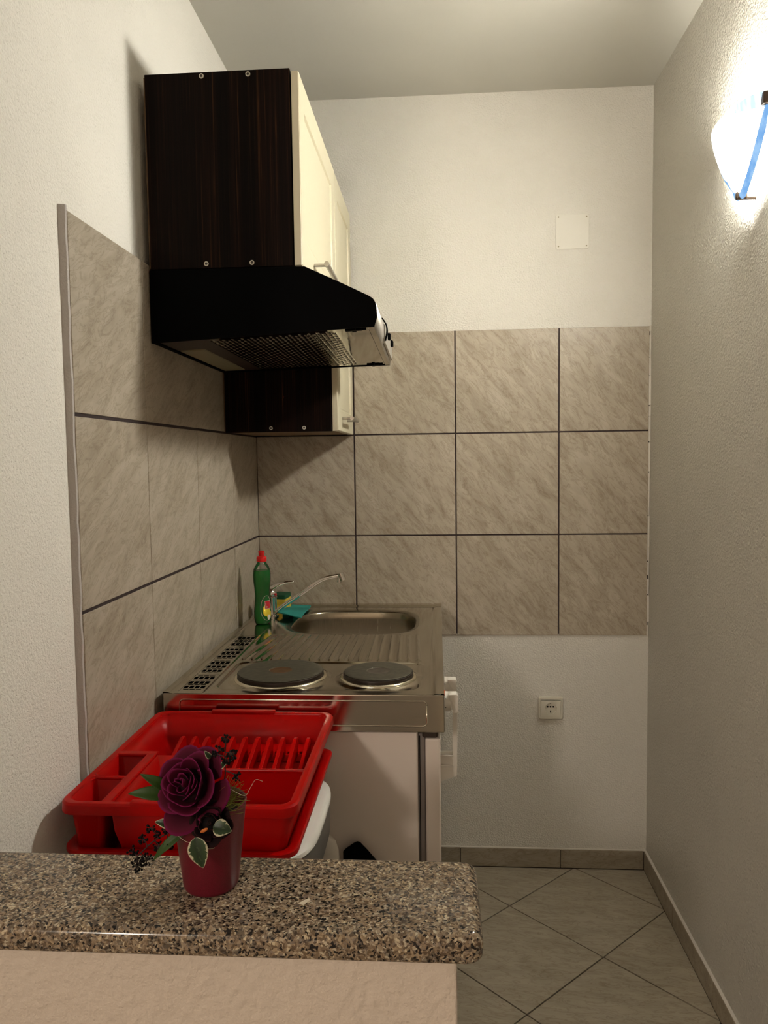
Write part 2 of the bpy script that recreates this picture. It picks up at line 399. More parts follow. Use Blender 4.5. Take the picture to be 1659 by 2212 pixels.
# ------------------------------------------------------------------ the room
floor = struct('floor', B(-2.7, W+0.1, -6.0, 0.1, -0.06, -0.004), 'grout_dark')
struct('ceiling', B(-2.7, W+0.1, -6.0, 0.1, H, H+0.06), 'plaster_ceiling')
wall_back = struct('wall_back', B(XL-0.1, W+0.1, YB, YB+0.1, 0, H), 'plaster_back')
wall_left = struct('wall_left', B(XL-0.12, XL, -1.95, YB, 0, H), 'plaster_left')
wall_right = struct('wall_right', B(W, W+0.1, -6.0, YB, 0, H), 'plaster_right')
struct('wall_living', B(-2.7, XL-0.12, -1.95, -1.85, 0, H), 'plaster_living')
struct('wall_rear', B(-2.7, W+0.1, -6.1, -6.0, 0, H), 'plaster_living')
struct('wall_far_side', B(-2.8, -2.7, -6.1, -1.85, 0, H), 'plaster_living')
pw = bmesh.new(); box(pw, XL, 0.6175, -1.786, -1.662, 0, 0.8695, 0.003, 2)
struct('wall_front', pw, 'plaster_partition', label='low plastered partition wall under the granite counter')

# floor tiles, laid diagonally, every tile a piece of its own
def clip(poly, axis, val, keep_less):
    out = []
    for i in range(len(poly)):
        a, b = poly[i], poly[(i+1) % len(poly)]
        ia = (a[axis] <= val) == keep_less; ib = (b[axis] <= val) == keep_less
        if ia: out.append(a)
        if ia != ib:
            t = (val-a[axis])/(b[axis]-a[axis]); out.append(tuple(a[k]+t*(b[k]-a[k]) for k in (0, 1)))
    return out
O = (1.0531, -0.4673); U = (0.7062, -0.7080); V = (0.7110, 0.7032); FP = 0.335; G = 0.0058
for i in range(-6, 12):
    for j in range(-12, 6):
        c = [(O[0]+U[0]*(i+a)*FP+V[0]*(j+b)*FP, O[1]+U[1]*(i+a)*FP+V[1]*(j+b)*FP)
             for a, b in ((G, G), (1-G, G), (1-G, 1-G), (G, 1-G))]
        for ax, v, l in ((0, W-0.009, True), (0, XL, False), (1, -0.001, True), (1, -3.0, False)):
            c = clip(c, ax, v, l) if len(c) > 2 else []
        if len(c) < 3: continue
        area = abs(sum(c[k][0]*c[(k+1) % len(c)][1]-c[(k+1) % len(c)][0]*c[k][1] for k in range(len(c))))/2
        if area < 0.0008: continue
        dz = random.uniform(-0.0004, 0.0002)
        link('tile', prism(bmesh.new(), at_z(c, -0.0045), at_z(c, dz)), 'tile_floor', floor)
bm = bmesh.new(); box(bm, -2.7, XL, -6, -1.95, -0.0045, 0); box(bm, XL, W, -6, -3.001, -0.0045, 0)
link('tile', bm, 'tile_floor', floor)

# wall tiles
link('grout', B(XL, W-0.004, 0.0025, YB+0.001, ZB+0.003, ZB+3*PT-0.002), 'grout_dark', wall_back)
xs = [0.0, X0, X0+PT, X0+2*PT, W-0.007]; g = 0.0023
for i in range(4):
    for j in range(3):
        d = random.uniform(-0.0004, 0.0004)
        link('tile', B(xs[i]+(g if i else 0.001), xs[i+1]-(g if i < 3 else 0), d, YB, ZB+j*PT+(g if j else 0), ZB+(j+1)*PT-g, bev=0.0011), 'tile_back', wall_back)
bm = bmesh.new(); z = ZB-0.003
while z < ZB+3*PT:
    hgt = random.uniform(0.02, 0.11)
    box(bm, W-0.0068, W-random.uniform(0.0, 0.0022), random.uniform(-0.001, 0.001), YB, z, min(z+hgt-random.choice((0.001, 0.004, 0.012)), ZB+3*PT), 0.0006)
    z += hgt
link('caulk', bm, 'caulk', wall_back, label='patchy white caulk along the tile edge')
link('grout', B(XL-0.001, -0.003, -1.303, 0, ZB-0.001, ZB+3*PT-0.002), 'grout_dark', wall_left)
ys = [0.0, YC, YC-PT, YC-2*PT, -1.3055]
for i in range(4):
    for j in range(3):
        d = random.uniform(-0.0004, 0.0004)
        link('tile', B(XL, d, ys[i+1]+0.0009, ys[i]-(0.0009 if i else 0.0), ZB+j*PT+(0.0032 if j else g), ZB+(j+1)*PT-0.0032, bev=0.0009), 'tile_left', wall_left)
bm = bmesh.new()
L = []
for k in range(40):
    zz = ZB-0.004 + (3*PT+0.009)*k/39; e = random.uniform(-0.0012, 0.0006); e2 = random.uniform(-0.0016, 0.0)
    L.append([(XL-0.001, -1.3125+e2, zz), (-0.002+e, -1.3095+e2*0.5, zz), (-0.001+e, -1.3056, zz), (XL-0.001, -1.3056, zz)])
loft(bm, L); link('tile_edge', bm, 'mortar', wall_left, smooth=False, label='grey mortar edge of the tiling')

# skirting tiles
bb = struct('baseboard_back', B(0.58, W-0.008, 0.0025, YB, 0, 0.062), 'grout_dark')
sx = [0.58, 0.6716, 1.0085, W-0.009]
for a, b in zip(sx, sx[1:]):
    link('tile', B(a+0.0013, b-0.0013, 0.0, YB, 0.0015, 0.0655, bev=0.0009), 'tile_skirting', bb)
link('caulk', B(0.58, W-0.004, 0.0005, YB, 0.0655, 0.0688, bev=0.001), 'caulk', bb)
br = struct('baseboard_right', B(W-0.004, W, -3.0, 0.0, 0, 0.062), 'grout_dark')
sy = [0.0, -0.318, -0.654, -0.99, -1.326, -1.662, -1.998, -2.334, -2.67, -3.0]
for a, b in zip(sy, sy[1:]):
    link('tile', B(W-0.009, W, b+0.001, a-0.001, 0.0015, 0.066, bev=0.0009), 'tile_skirting', br)
link('caulk', B(W-0.0085, W, -3.0, 0.0, 0.066, 0.069, bev=0.001), 'caulk', br)

# ------------------------------------------------------------------ wall lamp on the right wall: half-moon glass held by clips
def sconce():
    cy, cz, Ry, Rz, D, x0, pw_ = -0.8021, 2.1103, 0.1345, 0.162, 0.0479, 1.2643, 1.5983
    t = thing('wall_lamp', 'glowing white glass wall lamp with blue edges high on the right wall', 'lamp', (W, cy, cz))
    def P(th, k, dx=0.0):
        s, c = math.sin(th), math.cos(th)
        return (x0 - D*(max(0, 1-k*k))**0.6 + dx, cy+Ry*k*math.copysign(abs(s)**pw_, s), cz-Rz*k*abs(c)**pw_)
    nt_, nk = 48, 12
    def patch(thr, kr, dx, a=nt_, b=nk):
        bm = bmesh.new(); lay = bm.verts.layers.float.new('shade'); G_ = [[bm.verts.new(P(thr[0]+(thr[1]-thr[0])*i/a, kr[0]+(kr[1]-kr[0])*j/b, dx)) for j in range(b+1)] for i in range(a+1)]
        for r_ in G_:
            for v_ in r_: v_[lay] = math.exp(-(((v_.co.z-cz+0.06)/0.055)**2+((v_.co.y-cy)/0.05)**2))
        for i in range(a):
            for j in range(b): bm.faces.new((G_[i][j], G_[i+1][j], G_[i+1][j+1], G_[i][j+1]))
        bmesh.ops.remove_doubles(bm, verts=bm.verts, dist=1e-6)
        return bm
    sh = link('glass_shade', patch((-PI/2, PI/2), (0.0, 1.0), 0.0), 'glowing_glass', t, smooth=True)
    sh.modifiers.new('thick', 'SOLIDIFY').thickness = 0.003
    sh.modifiers['thick'].offset = 0
    # blue glass border fused to the edge of the shade, running along the rim down to the tip and up the far side
    rim = [P(-1.35+2.7*i/60, 1.0, 0.0) for i in range(61)]
    near = [p for i, p in enumerate(rim) if i <= 30]; far = [p for i, p in enumerate(rim) if i >= 30 and i <= 40]
    link('blue_border', tube(bmesh.new(), near, [0.0035+0.004*min(1, i/8)*min(1, (30-i)/3+0.5) for i in range(31)], 8), 'glowing_blue_glass', t, smooth=True, label='blue glass edge')
    far = [(p[0]-0.004, p[1]+0.004, p[2]-0.002) for p in far]
    link('blue_border', tube(bmesh.new(), far, [0.0055, 0.006, 0.006, 0.006, 0.006, 0.0055, 0.005, 0.004, 0.003, 0.002, 0.001][:len(far)], 8), 'glowing_blue_glass', t, smooth=True, label='blue glass edge')
    bm = patch((-PI/2, -PI/2+0.34), (0.55, 1.0), -0.0035, 10, 12); link('blue_streaks', bm, 'glowing_pale_glass', t, smooth=True, label='pale blue streaks in the glass')
    link('blue_border', patch((0.02, 0.62), (0.80, 1.0), -0.0035, 14, 6), 'glowing_blue_glass', t, smooth=True, label='blue glass edge')
    b = P(0.0, 1.0)
    bm = bmesh.new(); box(bm, b[0]-0.012, b[0]+0.012, b[1]-0.006, b[1]+0.006, b[2]-0.006, b[2]+0.012, 0.003, 2); cyl(bm, (b[0], b[1], b[2]-0.003), (W, b[1], b[2]-0.003), 0.004, 8)
    link('clip', bm, 'brown_metal', t)
    for th in (-1.36, 1.36):
        b = P(th, 1.0)
        bm = bmesh.new(); box(bm, b[0]-0.012, b[0]+0.010, b[1]-0.008, b[1]+0.008, b[2]-0.012, b[2]+0.012, 0.003, 2); cyl(bm, (b[0], b[1], b[2]), (W, b[1], b[2]), 0.004, 8)
        link('clip', bm, 'brown_metal', t)
    bm = bmesh.new(); box(bm, W-0.006, W, cy-0.05, cy+0.05, cz-0.07, cz-0.03, 0.002); cyl(bm, (W-0.006, cy, cz-0.05), (W-0.02, cy, cz-0.05), 0.009)
    link('backplate', bm, 'white_plastic', t)
    li = bpy.data.lights.new('bulb', 'POINT'); li.energy = BULB_W; li.color = LAMP_COL; li.shadow_soft_size = 0.012
    o = bpy.data.objects.new('bulb', li); C.objects.link(o); o.parent = t; o.location = (-0.033, 0.0, -0.03)
sconce()

# ceiling lamp of the living room behind the camera (not in the frame)
t = thing('ceiling_lamp', 'round glowing ceiling lamp in the living room behind the camera', 'lamp', (ROOM_LAMP_POS[0], ROOM_LAMP_POS[1], H))
bm = bmesh.new(); cyl(bm, (ROOM_LAMP_POS[0], ROOM_LAMP_POS[1], H), (ROOM_LAMP_POS[0], ROOM_LAMP_POS[1], H-0.05), 0.06, 24)
link('canopy', bm, 'white_plastic', t)
li = bpy.data.lights.new('room_bulb', 'POINT'); li.energy = ROOM_LAMP_W; li.color = ROOM_LAMP_COL; li.shadow_soft_size = 0.14
o = bpy.data.objects.new('room_bulb', li); C.objects.link(o); o.parent = t; o.location = (0, 0, ROOM_LAMP_POS[2]-H)

# ------------------------------------------------------------------ granite counter on the partition wall
bm = bmesh.new()
prof = [(0.0105, -0.0295), (0.003, -0.0285), (0.0008, -0.026), (0.0, -0.022), (0.0, -0.0115), (0.0008, -0.0075), (0.003, -0.0038), (0.0065, -0.0012), (0.0105, 0.0)]
def glo(off): return rrect(0.285, -1.7215, 0.360-off, 0.0805-off, 0.018-off*0.8, 8)
loft(bm, [at_z(glo(o_), 0.90+z_) for o_, z_ in prof])
bmesh.ops.translate(bm, verts=bm.verts, vec=(0, 0, 0))
cut = bmesh.ops.bisect_plane(bm, geom=bm.verts[:]+bm.edges[:]+bm.faces[:], plane_co=(XL, 0, 0), plane_no=(-1, 0, 0), clear_outer=True)
bmesh.ops.holes_fill(bm, edges=[e for e in bm.edges if e.is_boundary])
tag(link('granite_countertop', bm, 'granite', smooth=True, sharp=40), 'speckled brown granite counter with rounded corner on the low partition wall', 'countertop')

# ------------------------------------------------------------------ mini kitchen: refrigerator below, steel worktop above
t = thing('refrigerator', 'white under-counter refrigerator below the steel worktop', 'refrigerator', (0.3, -0.49, 0))
link('cabinet', B(0.03, 0.5562, -0.981, -0.012, 0.02, 0.8215, bev=0.003), 'white_enamel', t)
for x in (0.06, 0.52):
    for y in (-0.94, -0.06): link('foot', cyl(bmesh.new(), (x, y, 0), (x, y, 0.021), 0.018, 12), 'grey_plastic', t)
link('gasket', B(0.5562, 0.5718, -0.972, -0.02, 0.05, 0.815, bev=0.002), 'grey_gasket', t, label='grey door gasket')
link('gasket', B(0.5595, 0.5612, -0.9735, -0.9715, 0.05, 0.81), 'shade_black', t, label='black strip painted as the shade of a gap')  # raised black strip in place of the shaded gap
dr = link('door', B(0.5722, 0.604, -0.981, -0.012, 0.05, 0.806, bev=0.004, seg=2), 'white_enamel', t)
link('hinge', B(0.566, 0.598, -0.978, -0.93, 0.807, 0.8215, bev=0.003), 'dark_brown_plastic', t)
bm = bmesh.new()   # long pull handle: arm plate below, slim bar above
prism(bm, [(0.6035, -0.905, 0.682), (0.640, -0.905, 0.697), (0.6415, -0.905, 0.84), (0.631, -0.905, 0.84), (0.631, -0.905, 0.742), (0.6035, -0.905, 0.742)],
      [(0.6035, -0.880, 0.682), (0.640, -0.880, 0.697), (0.6415, -0.880, 0.84), (0.631, -0.880, 0.84), (0.631, -0.880, 0.742), (0.6035, -0.880, 0.742)])
link('handle', bm, 'white_plastic', dr)
bm = bmesh.new()
for zz in (0.742, 0.719): tube(bm, [(0.6045, -0.906, zz), (0.618, -0.907, zz), (0.632, -0.9065, zz-0.001)], [0.0022, 0.0026, 0.0012], 8)
link('handle_rib', bm, 'white_plastic', dr, smooth=True)

# worktop
wt = thing('steel_worktop', 'stainless steel worktop with sink bowl and two hotplates above the refrigerator', 'worktop', (0.3, -0.5, 0.823))
BX, BY, BA, BBb, BN = 0.350, -0.262, 0.186, 0.167, 3.3      # sink bowl outline
def bowl_f(x, y): return (abs((x-BX)/BA)**BN + abs((y-BY)/BBb)**BN)**(1/BN)
GX0, GX1, GY0, GY1 = 0.046, 0.099, -0.978, -0.456           # vent strip
def sdrr(x, y, cx, cy, hx, hy, r):
    qx, qy = abs(x-cx)-hx+r, abs(y-cy)-hy+r
    return math.hypot(max(qx, 0), max(qy, 0)) + min(max(qx, qy), 0) - r
NR = 19
def deck_h(x, y):
    h = 0.0
    h += 0.0025*sst(0.590, 0.596, x) - 0.002*math.exp(-((x-0.586)/0.0022)**2)*(sst(-0.985, -0.975, y))
    h += 0.0022*(1-sst(0.028, 0.034, x)) - 0.0012*math.exp(-((x-0.040)/0.002)**2)
    h += 0.0045*sst(-0.040, -0.028, y)
    h -= 0.0022*math.exp(-((x-0.105)/0.0022)**2)*(1-sst(-0.50, -0.40, y))
    d = sdrr(x, y, 0.339, -0.850, 0.2215, 0.112, 0.028)
    h -= 0.0022*(1-sst(-0.006, 0.0, d)) ; h += 0.0008*math.exp(-((d-0.002)/0.003)**2)
    for cx_, cy_, r_ in ((0.2457, -0.868, 0.105), (0.4667, -0.868, 0.088)):
        rr = math.hypot(x-cx_, y-cy_); h += 0.0040*(1-sst(r_-0.004, r_+0.012, rr))
    if -0.735 < y < -0.435:
        v = (y+0.722)/(0.722-0.446); xl = 0.118+0.022*v; xr = 0.553-0.010*v; q = (x-xl)/(xr-xl)
        if -0.02 < q < 1.02:
            e = sst(-0.03, 0.03, v)*(1-sst(0.97, 1.03, v)); ph = q*(NR-1); dd = abs(ph-round(ph))
            if 0 <= round(ph) <= NR-1: h += 0.0042*e*math.exp(-(dd/0.15)**2)
    f = bowl_f(x, y)
    h -= 0.003*(1-sst(1.0, 1.09, f))
    return h
def seg(*bp):
    out = []
    for (a, b, n) in bp: out += [a+(b-a)*i/n for i in range(n)]
    return out + [bp[-1][1]]
gx = seg((0.0175, GX0, 12), (GX0, GX1, 6), (GX1, 0.6125, 210)); gy = seg((-0.9925, GY0, 6), (GY0, GY1, 170), (GY1, -0.0005, 150))
bm = bmesh.new(); idx = {}
def gv(i, j):
    if (i, j) not in idx: idx[i, j] = bm.verts.new((gx[i], gy[j], DZ+deck_h(gx[i], gy[j])))
    return idx[i, j]
for i in range(len(gx)-1):
    for j in range(len(gy)-1):
        mx, my = (gx[i]+gx[i+1])/2, (gy[j]+gy[j+1])/2
        if GX0 < mx < GX1 and GY0 < my < GY1: continue
        if bowl_f(mx, my) < 1.0: continue
        bm.faces.new((gv(i, j), gv(i+1, j), gv(i+1, j+1), gv(i, j+1)))
# turned-down edges of the sheet
ed = [e for e in bm.edges if e.is_boundary and (min(abs(v.co.x-0.0175) for v in e.verts) < 1e-6 and max(abs(v.co.x-0.0175) for v in e.verts) < 1e-6 or max(abs(v.co.x-0.6125) for v in e.verts) < 1e-6 or max(abs(v.co.y+0.0005) for v in e.verts) < 1e-6)]
ex = bmesh.ops.extrude_edge_only(bm, edges=ed)
for v in [g_ for g_ in ex['geom'] if isinstance(g_, bmesh.types.BMVert)]: v.co.z = 0.8235
dk = link('deck', bm, 'steel_deck', wt, smooth=True, sharp=50)
# punched vent strip
bm = bmesh.new(); zt = DZ-0.0004
def quad(bm, x0, x1, y0, y1, z): bm.faces.new([bm.verts.new(p) for p in ((x0,y0,z),(x1,y0,z),(x1,y1,z),(x0,y1,z))])
def row(y0, y1, holes):
    x = GX0-0.001
    for a, b in holes: quad(bm, x, a, y0, y1, zt); x = b
    quad(bm, x, GX1+0.001, y0, y1, zt)
gw = GX1-GX0; nb = 4; bl = (GY1-GY0)/nb
for b_ in range(nb):
    y = GY0+b_*bl; m_ = 0.010; row(y-0.0005, y+m_, []); y += m_
    rows = 'dsdsdsd'; ln = bl-2*m_; unit = ln/(4*0.55+3*1.75+6*0.5)
    for k_, c_ in enumerate(rows):
        hh = unit*(0.55 if c_ == 'd' else 1.75)
        if c_ == 's': hs = [(GX0+gw*(0.045+0.232*q), GX0+gw*(0.045+0.232*q+0.185)) for q in range(4)]
        else: hs = [(GX0+gw*(0.12+0.262*q), GX0+gw*(0.12+0.262*q+0.225)) for q in range(3)]
        row(y, y+hh, hs); y += hh
        if k_ < 6: row(y, y+unit*0.5, []); y += unit*0.5
    row(y, GY0+(b_+1)*bl+0.0005, [])
vent = link('vent_grille', bm, 'steel_deck', wt)
link('vent_shade', B(GX0-0.002, GX1+0.002, GY0-0.002, GY1+0.002, DZ-0.03, DZ-0.006), 'shade_black', vent)  # solid black block gives the slots their shade
# sink bowl
bm = bmesh.new(); loops = []
for sc, z_ in ((1.05, 0.0002), (1.02, -0.0008), (1.0, -0.003), (0.985, -0.008), (0.972, -0.03), (0.955, -0.10), (0.93, -0.125), (0.86, -0.138), (0.70, -0.142), (0.15, -0.145)):
    loops.append([(BX+(px-BX), BY+(py-BY), DZ+z_ - (0.0012 if sc > 1.0 else 0)) for px, py in sell(BX, BY, BA*sc, BBb*sc, BN, 96)])
bl_ = link('sink_bowl', loft(bm, loops, cap0=False), 'steel_bowl_shaded', wt, smooth=True)
bm = bmesh.new(); lathe(bm, [(0.042, 0.0), (0.042, 0.003), (0.030, 0.002), (0.012, 0.0035)], (BX, BY, DZ-0.1445), 24)
link('drain', bm, 'chrome', bl_, smooth=True)
# front panel facing the camera with a pressed rounded rectangle
ap = bmesh.new(); box(ap, 0.0175, 0.6125, -0.9925, -0.985, 0.8237, DZ-0.0002, 0.0018, 3)
apron = link('end_panel', ap, 'steel_apron', wt)
pts = [(x, -0.9924, z_) for x, z_ in rrect(0.315, 0.8635, 0.2615, 0.0265, 0.009, 6)]
link('pressed_bead', tube(bmesh.new(), pts+[pts[0]], 0.0017, 8), 'steel_apron', apron, smooth=True)
ap = bmesh.new(); box(ap, 0.606, 0.6128, -0.984, -0.001, 0.8237, DZ-0.001, 0.001); link('control_panel', ap, 'steel_apron', wt)
# hotplates
for cx_, cy_, r_, cm in ((0.2457, -0.868, 0.0965, 'iron_rust'), (0.4667, -0.868, 0.0780, 'iron_worn')):
    bm = bmesh.new(); z0 = DZ-0.001
    lathe(bm, [(r_-0.004, 0.007), (r_-0.003, 0.0150), (r_-0.002, 0.0165), (r_-0.004, 0.0175), (r_-0.009, 0.0178), (0.026, 0.0176), (0.0255, 0.0170)], (cx_, cy_, z0), 72, cap1=False, cap0=False)
    hp = link('hotplate', bm, 'cast_iron', wt, smooth=True, sharp=35)
    bm = bmesh.new(); lathe(bm, [(0.0257, 0.0170), (0.024, 0.0163), (0.010, 0.0163), (0.001, 0.0163)], (cx_, cy_, z0), 40, cap0=False)
    link('centre_disc', bm, cm, hp, smooth=True, label='brown rusty centre' if cm == 'iron_rust' else 'pale worn centre')
    bm = bmesh.new(); lathe(bm, [(r_+0.0002, 0.0075), (r_+0.0005, 0.0140), (r_-0.0010, 0.0158), (r_-0.0025, 0.0140)], (cx_, cy_, z0), 72, cap0=False, cap1=False)
    link('plate_band', bm, 'iron_rim', hp, smooth=True)
    bm = bmesh.new(); lathe(bm, [(r_-0.006, 0.004), (r_+0.001, 0.0078), (r_+0.0045, 0.0072), (r_+0.0075, 0.0045), (r_+0.0080, 0.0015)], (cx_, cy_, z0), 72, cap0=False, cap1=False)
    link('trim_ring', bm, 'steel_bright', hp, smooth=True)
# knobs and pilot lamp on the side that faces right
for ky in (-0.800, -0.912):
    bm = bmesh.new(); cyl(bm, (0.6145, ky, 0.8655), (0.6275, ky, 0.8655), 0.0215, 32, 0.0200)
    kb = link('knob', bm, 'white_plastic', wt, smooth=True, sharp=40)
    bm = bmesh.new(); prism(bm, [(0.6225, ky-0.022, 0.8855), (0.640, ky-0.0205, 0.8855), (0.6425, ky-0.020, 0.882), (0.6420, ky-0.018, 0.846), (0.632, ky-0.018, 0.845)],
                            [(0.6225, ky+0.006, 0.8855), (0.640, ky+0.006, 0.8855), (0.6425, ky+0.006, 0.882), (0.6420, ky+0.006, 0.846), (0.632, ky+0.006, 0.845)])
    link('knob_grip', bm, 'white_plastic', kb)
    bm = bmesh.new()
    for zz, yy in ((0.876, -0.0213), (0.857, -0.0210)): box(bm, 0.6150, 0.6172, ky-0.0216, ky-0.019, zz, zz+0.0012)
    link('knob_mark', bm, 'dark_brown_plastic', kb)
bm = bmesh.new(); lathe(bm, [(0.006, 0.0), (0.006, 0.003), (0.0035, 0.0055), (0.001, 0.006)], (0, 0, 0), 16)
bmesh.ops.rotate(bm, verts=bm.verts, cent=(0, 0, 0), matrix=Matrix.Rotation(PI/2, 3, 'Y')); bmesh.ops.translate(bm, verts=bm.verts, vec=(0.6128, -0.868, 0.8695))
link('pilot_lamp', bm, 'orange_lamp', wt, smooth=True, label='small orange pilot lamp')

# ------------------------------------------------------------------ tap
fx, fy = 0.078, -0.19
t = thing('faucet', 'chrome single-lever kitchen tap behind the green soap bottle', 'faucet', (fx, fy, DZ))
bm = bmesh.new(); lathe(bm, [(0.024, 0.0), (0.0235, 0.005), (0.0185, 0.008), (0.0182, 0.058), (0.0195, 0.060), (0.0195, 0.063)], (fx, fy, DZ), 32)
link('body', bm, 'chrome', t, smooth=True, sharp=40)
bm = bmesh.new(); lathe(bm, [(0.018, 0.063), (0.0188, 0.072), (0.0165, 0.082), (0.009, 0.088), (0.001, 0.089)], (fx, fy, DZ), 32)
link('cartridge_cap', bm, 'chrome', t, smooth=True)
bm = bmesh.new(); cyl(bm, (fx+0.016, fy-0.010, DZ+0.071), (fx+0.0195, fy-0.0115, DZ+0.071), 0.004, 12); link('temperature_mark', bm, 'label_red', t, label='red temperature mark')
lv = spline([(fx-0.004, fy, DZ+0.084), (fx+0.020, fy+0.003, DZ+0.0975), (fx+0.045, fy+0.006, DZ+0.106), (fx+0.072, fy+0.010, DZ+0.1085)], 5)
bm = bmesh.new(); tube(bm, lv, [0.010-0.0062*i/(len(lv)-1) for i in range(len(lv))], 10, flat=0.45); link('lever', bm, 'chrome', t, smooth=True)
sp = spline([(fx+0.012, fy-0.006, DZ+0.012), (fx+0.045, fy-0.002, DZ+0.037), (0.1736, fy, 0.9740), (0.2329, fy, 1.0150), (0.2622, fy, 1.0262), (0.285, fy, 1.0305), (0.300, fy, 1.0320)], 6)
bm = bmesh.new(); tube(bm, sp, 0.0068, 14); link('spout', bm, 'chrome', t, smooth=True, sharp=60)
bm = bmesh.new(); cyl(bm, (0.299, fy, 1.0395), (0.307, fy, 1.018), 0.0105, 20); cyl(bm, (0.2985, fy, 1.030), (0.2945, fy, 1.0105), 0.0078, 20)
link('aerator', bm, 'chrome', t, smooth=True, sharp=50)

# ------------------------------------------------------------------ dish soap bottle
bx, by, brot = 0.077, -0.302, math.radians(38)
t = thing('dish_soap_bottle', 'clear bottle of green dish soap with red push-pull cap', 'bottle', (bx, by, DZ))
bp = [(0.0, 0.0205), (0.004, 0.0235), (0.020, 0.0265), (0.038, 0.0268), (0.060, 0.0238), (0.085, 0.0222), (0.108, 0.0240), (0.130, 0.0265), (0.150, 0.0270), (0.163, 0.0255), (0.172, 0.0220), (0.180, 0.0165), (0.186, 0.0128), (0.189, 0.0122)]
def br_at(z_):
    for (a, ra), (b, rb) in zip(bp, bp[1:]):
        if z_ <= b: return ra+(rb-ra)*(z_-a)/(b-a)
    return bp[-1][1]
bprof = [(br_at(0.189*i/44), 0.189*i/44+0.0006) for i in range(45)]
bm = bmesh.new(); lathe(bm, bprof, (bx, by, DZ), 40, 1.0, 0.86, rot=brot); link('shell', bm, 'clear_plastic', t, smooth=True, sharp=60, label='clear plastic shell')
bm = bmesh.new(); lathe(bm, [(br_at(0.162*i/36)-0.0009, 0.162*i/36+0.0012) for i in range(37)], (bx, by, DZ), 40, 1.0, 0.86, rot=brot); link('liquid', bm, 'green_soap', t, smooth=True, sharp=60, label='green dish soap')
bm = bmesh.new(); lathe(bm, [(0.0140, 0.1885), (0.0152, 0.1900), (0.0150, 0.2005), (0.0130, 0.2035), (0.0085, 0.2045), (0.0078, 0.2150), (0.0092, 0.2160), (0.0090, 0.2195), (0.0060, 0.2212), (0.0005, 0.2215)], (bx, by, DZ), 28)
link('cap', bm, 'cap_red', t, smooth=True, sharp=45, label='red push-pull cap')
def bsurf(phi, z_, off):
    r_ = br_at(z_)+off; e = math.sqrt((math.cos(phi-brot-PI/2))**2/1.0+(math.sin(phi-brot-PI/2))**2/0.86**2) if False else 1.0
    a = phi-PI/2; c_, s_ = math.cos(a-brot), math.sin(a-brot); x, y = r_*c_, (br_at(z_)*0.86+off)*s_
    return (bx+x*math.cos(brot)-y*math.sin(brot), by+x*math.sin(brot)+y*math.cos(brot), DZ+z_+0.0006)
def lab(poly, off, ph0, z0, n=1):
    bm = bmesh.new(); bm.faces.new([bm.verts.new(bsurf(ph0+a, z0+b, off)) for a, b in poly]); return bm
def ring_pts(cx_, cz_, a, b, n=28): return [(cx_+a*math.cos(2*PI*i/n), cz_+b*math.sin(2*PI*i/n)) for i in range(n)]
PH = math.radians(48)
bm = bmesh.new(); pts = [bsurf(PH+a, 0.050+b, 0.0008) for a, b in ring_pts(0, 0, 0.78, 0.037, 40)]; tube(bm, pts+[pts[0]], 0.0004, 5)
lb = link('label', bm, 'label_white', t, label='oval label with lemons and a red name panel')
def grid_patch(a0, a1, z0, z1, off, f=None, na=10, nz=10):
    bm = bmesh.new(); Gd = [[bm.verts.new(bsurf(PH+a0+(a1-a0)*i/na, z0+(z1-z0)*j/nz, off)) for j in range(nz+1)] for i in range(na+1)]
    for i in range(na):
        for j in range(nz):
            if f is None or f((i+0.5)/na*2-1, (j+0.5)/nz*2-1): bm.faces.new((Gd[i][j], Gd[i+1][j], Gd[i+1][j+1], Gd[i][j+1]))
    return bm
link('lemon_print', grid_patch(-0.55, 0.2, 0.026, 0.060, 0.0010, lambda u, v: u*u+v*v < 1, 18, 18), 'label_yellow', lb)
link('lemon_print', grid_patch(-0.12, 0.5, 0.018, 0.047, 0.0012, lambda u, v: u*u+v*v < 1, 18, 18), 'label_yellow', lb)
link('blossom_print', grid_patch(-0.02, 0.35, 0.014, 0.030, 0.0014, lambda u, v: u*u+v*v < 1, 12, 12), 'label_white', lb)
link('name_panel', grid_patch(-0.30, 0.52, 0.0475, 0.0715, 0.0014), 'label_white', lb)
link('name_panel', grid_patch(-0.27, 0.49, 0.0487, 0.0703, 0.0017), 'label_red', lb)
bm = grid_patch(-0.20, -0.13, 0.052, 0.067, 0.0020, None, 2, 4); b2 = grid_patch(-0.20, 0.02, 0.052, 0.0548, 0.0020, None, 4, 1)
me_ = bpy.data.meshes.new('tmp'); b2.to_mesh(me_); b2.free(); bm.from_mesh(me_); bpy.data.meshes.remove(me_)
link('letter', bm, 'label_white', lb)

# ------------------------------------------------------------------ sponge and cloth
t = thing('sponge', 'yellow sponge with green scouring top standing behind the tap', 'sponge', (0.075, -0.085, DZ))
def spl(z, w_, d_):
    c, s = math.cos(-0.12), math.sin(-0.12)
    return [(0.075+x*c-y*s, -0.085+x*s+y*c, z) for x, y in rrect(0, 0, w_, d_, 0.006, 4)]
bm = bmesh.new(); loft(bm, [spl(DZ+a, 0.0385-b, 0.033-b) for a, b in ((0.0025, 0.003), (0.0045, 0.0), (0.015, 0.0), (0.019, 0.004), (0.023, 0.004), (0.027, 0.0), (0.041, 0.0))]); link('foam', bm, 'sponge_yellow', t)
bm = bmesh.new(); loft(bm, [spl(DZ+0.041, 0.0385, 0.033), spl(DZ+0.0525, 0.0385, 0.033), spl(DZ+0.054, 0.037, 0.0315)]); link('scouring_pad', bm, 'scour_green', t, label='dark green scouring pad')
bmesh_ = None
bm = bmesh.new()
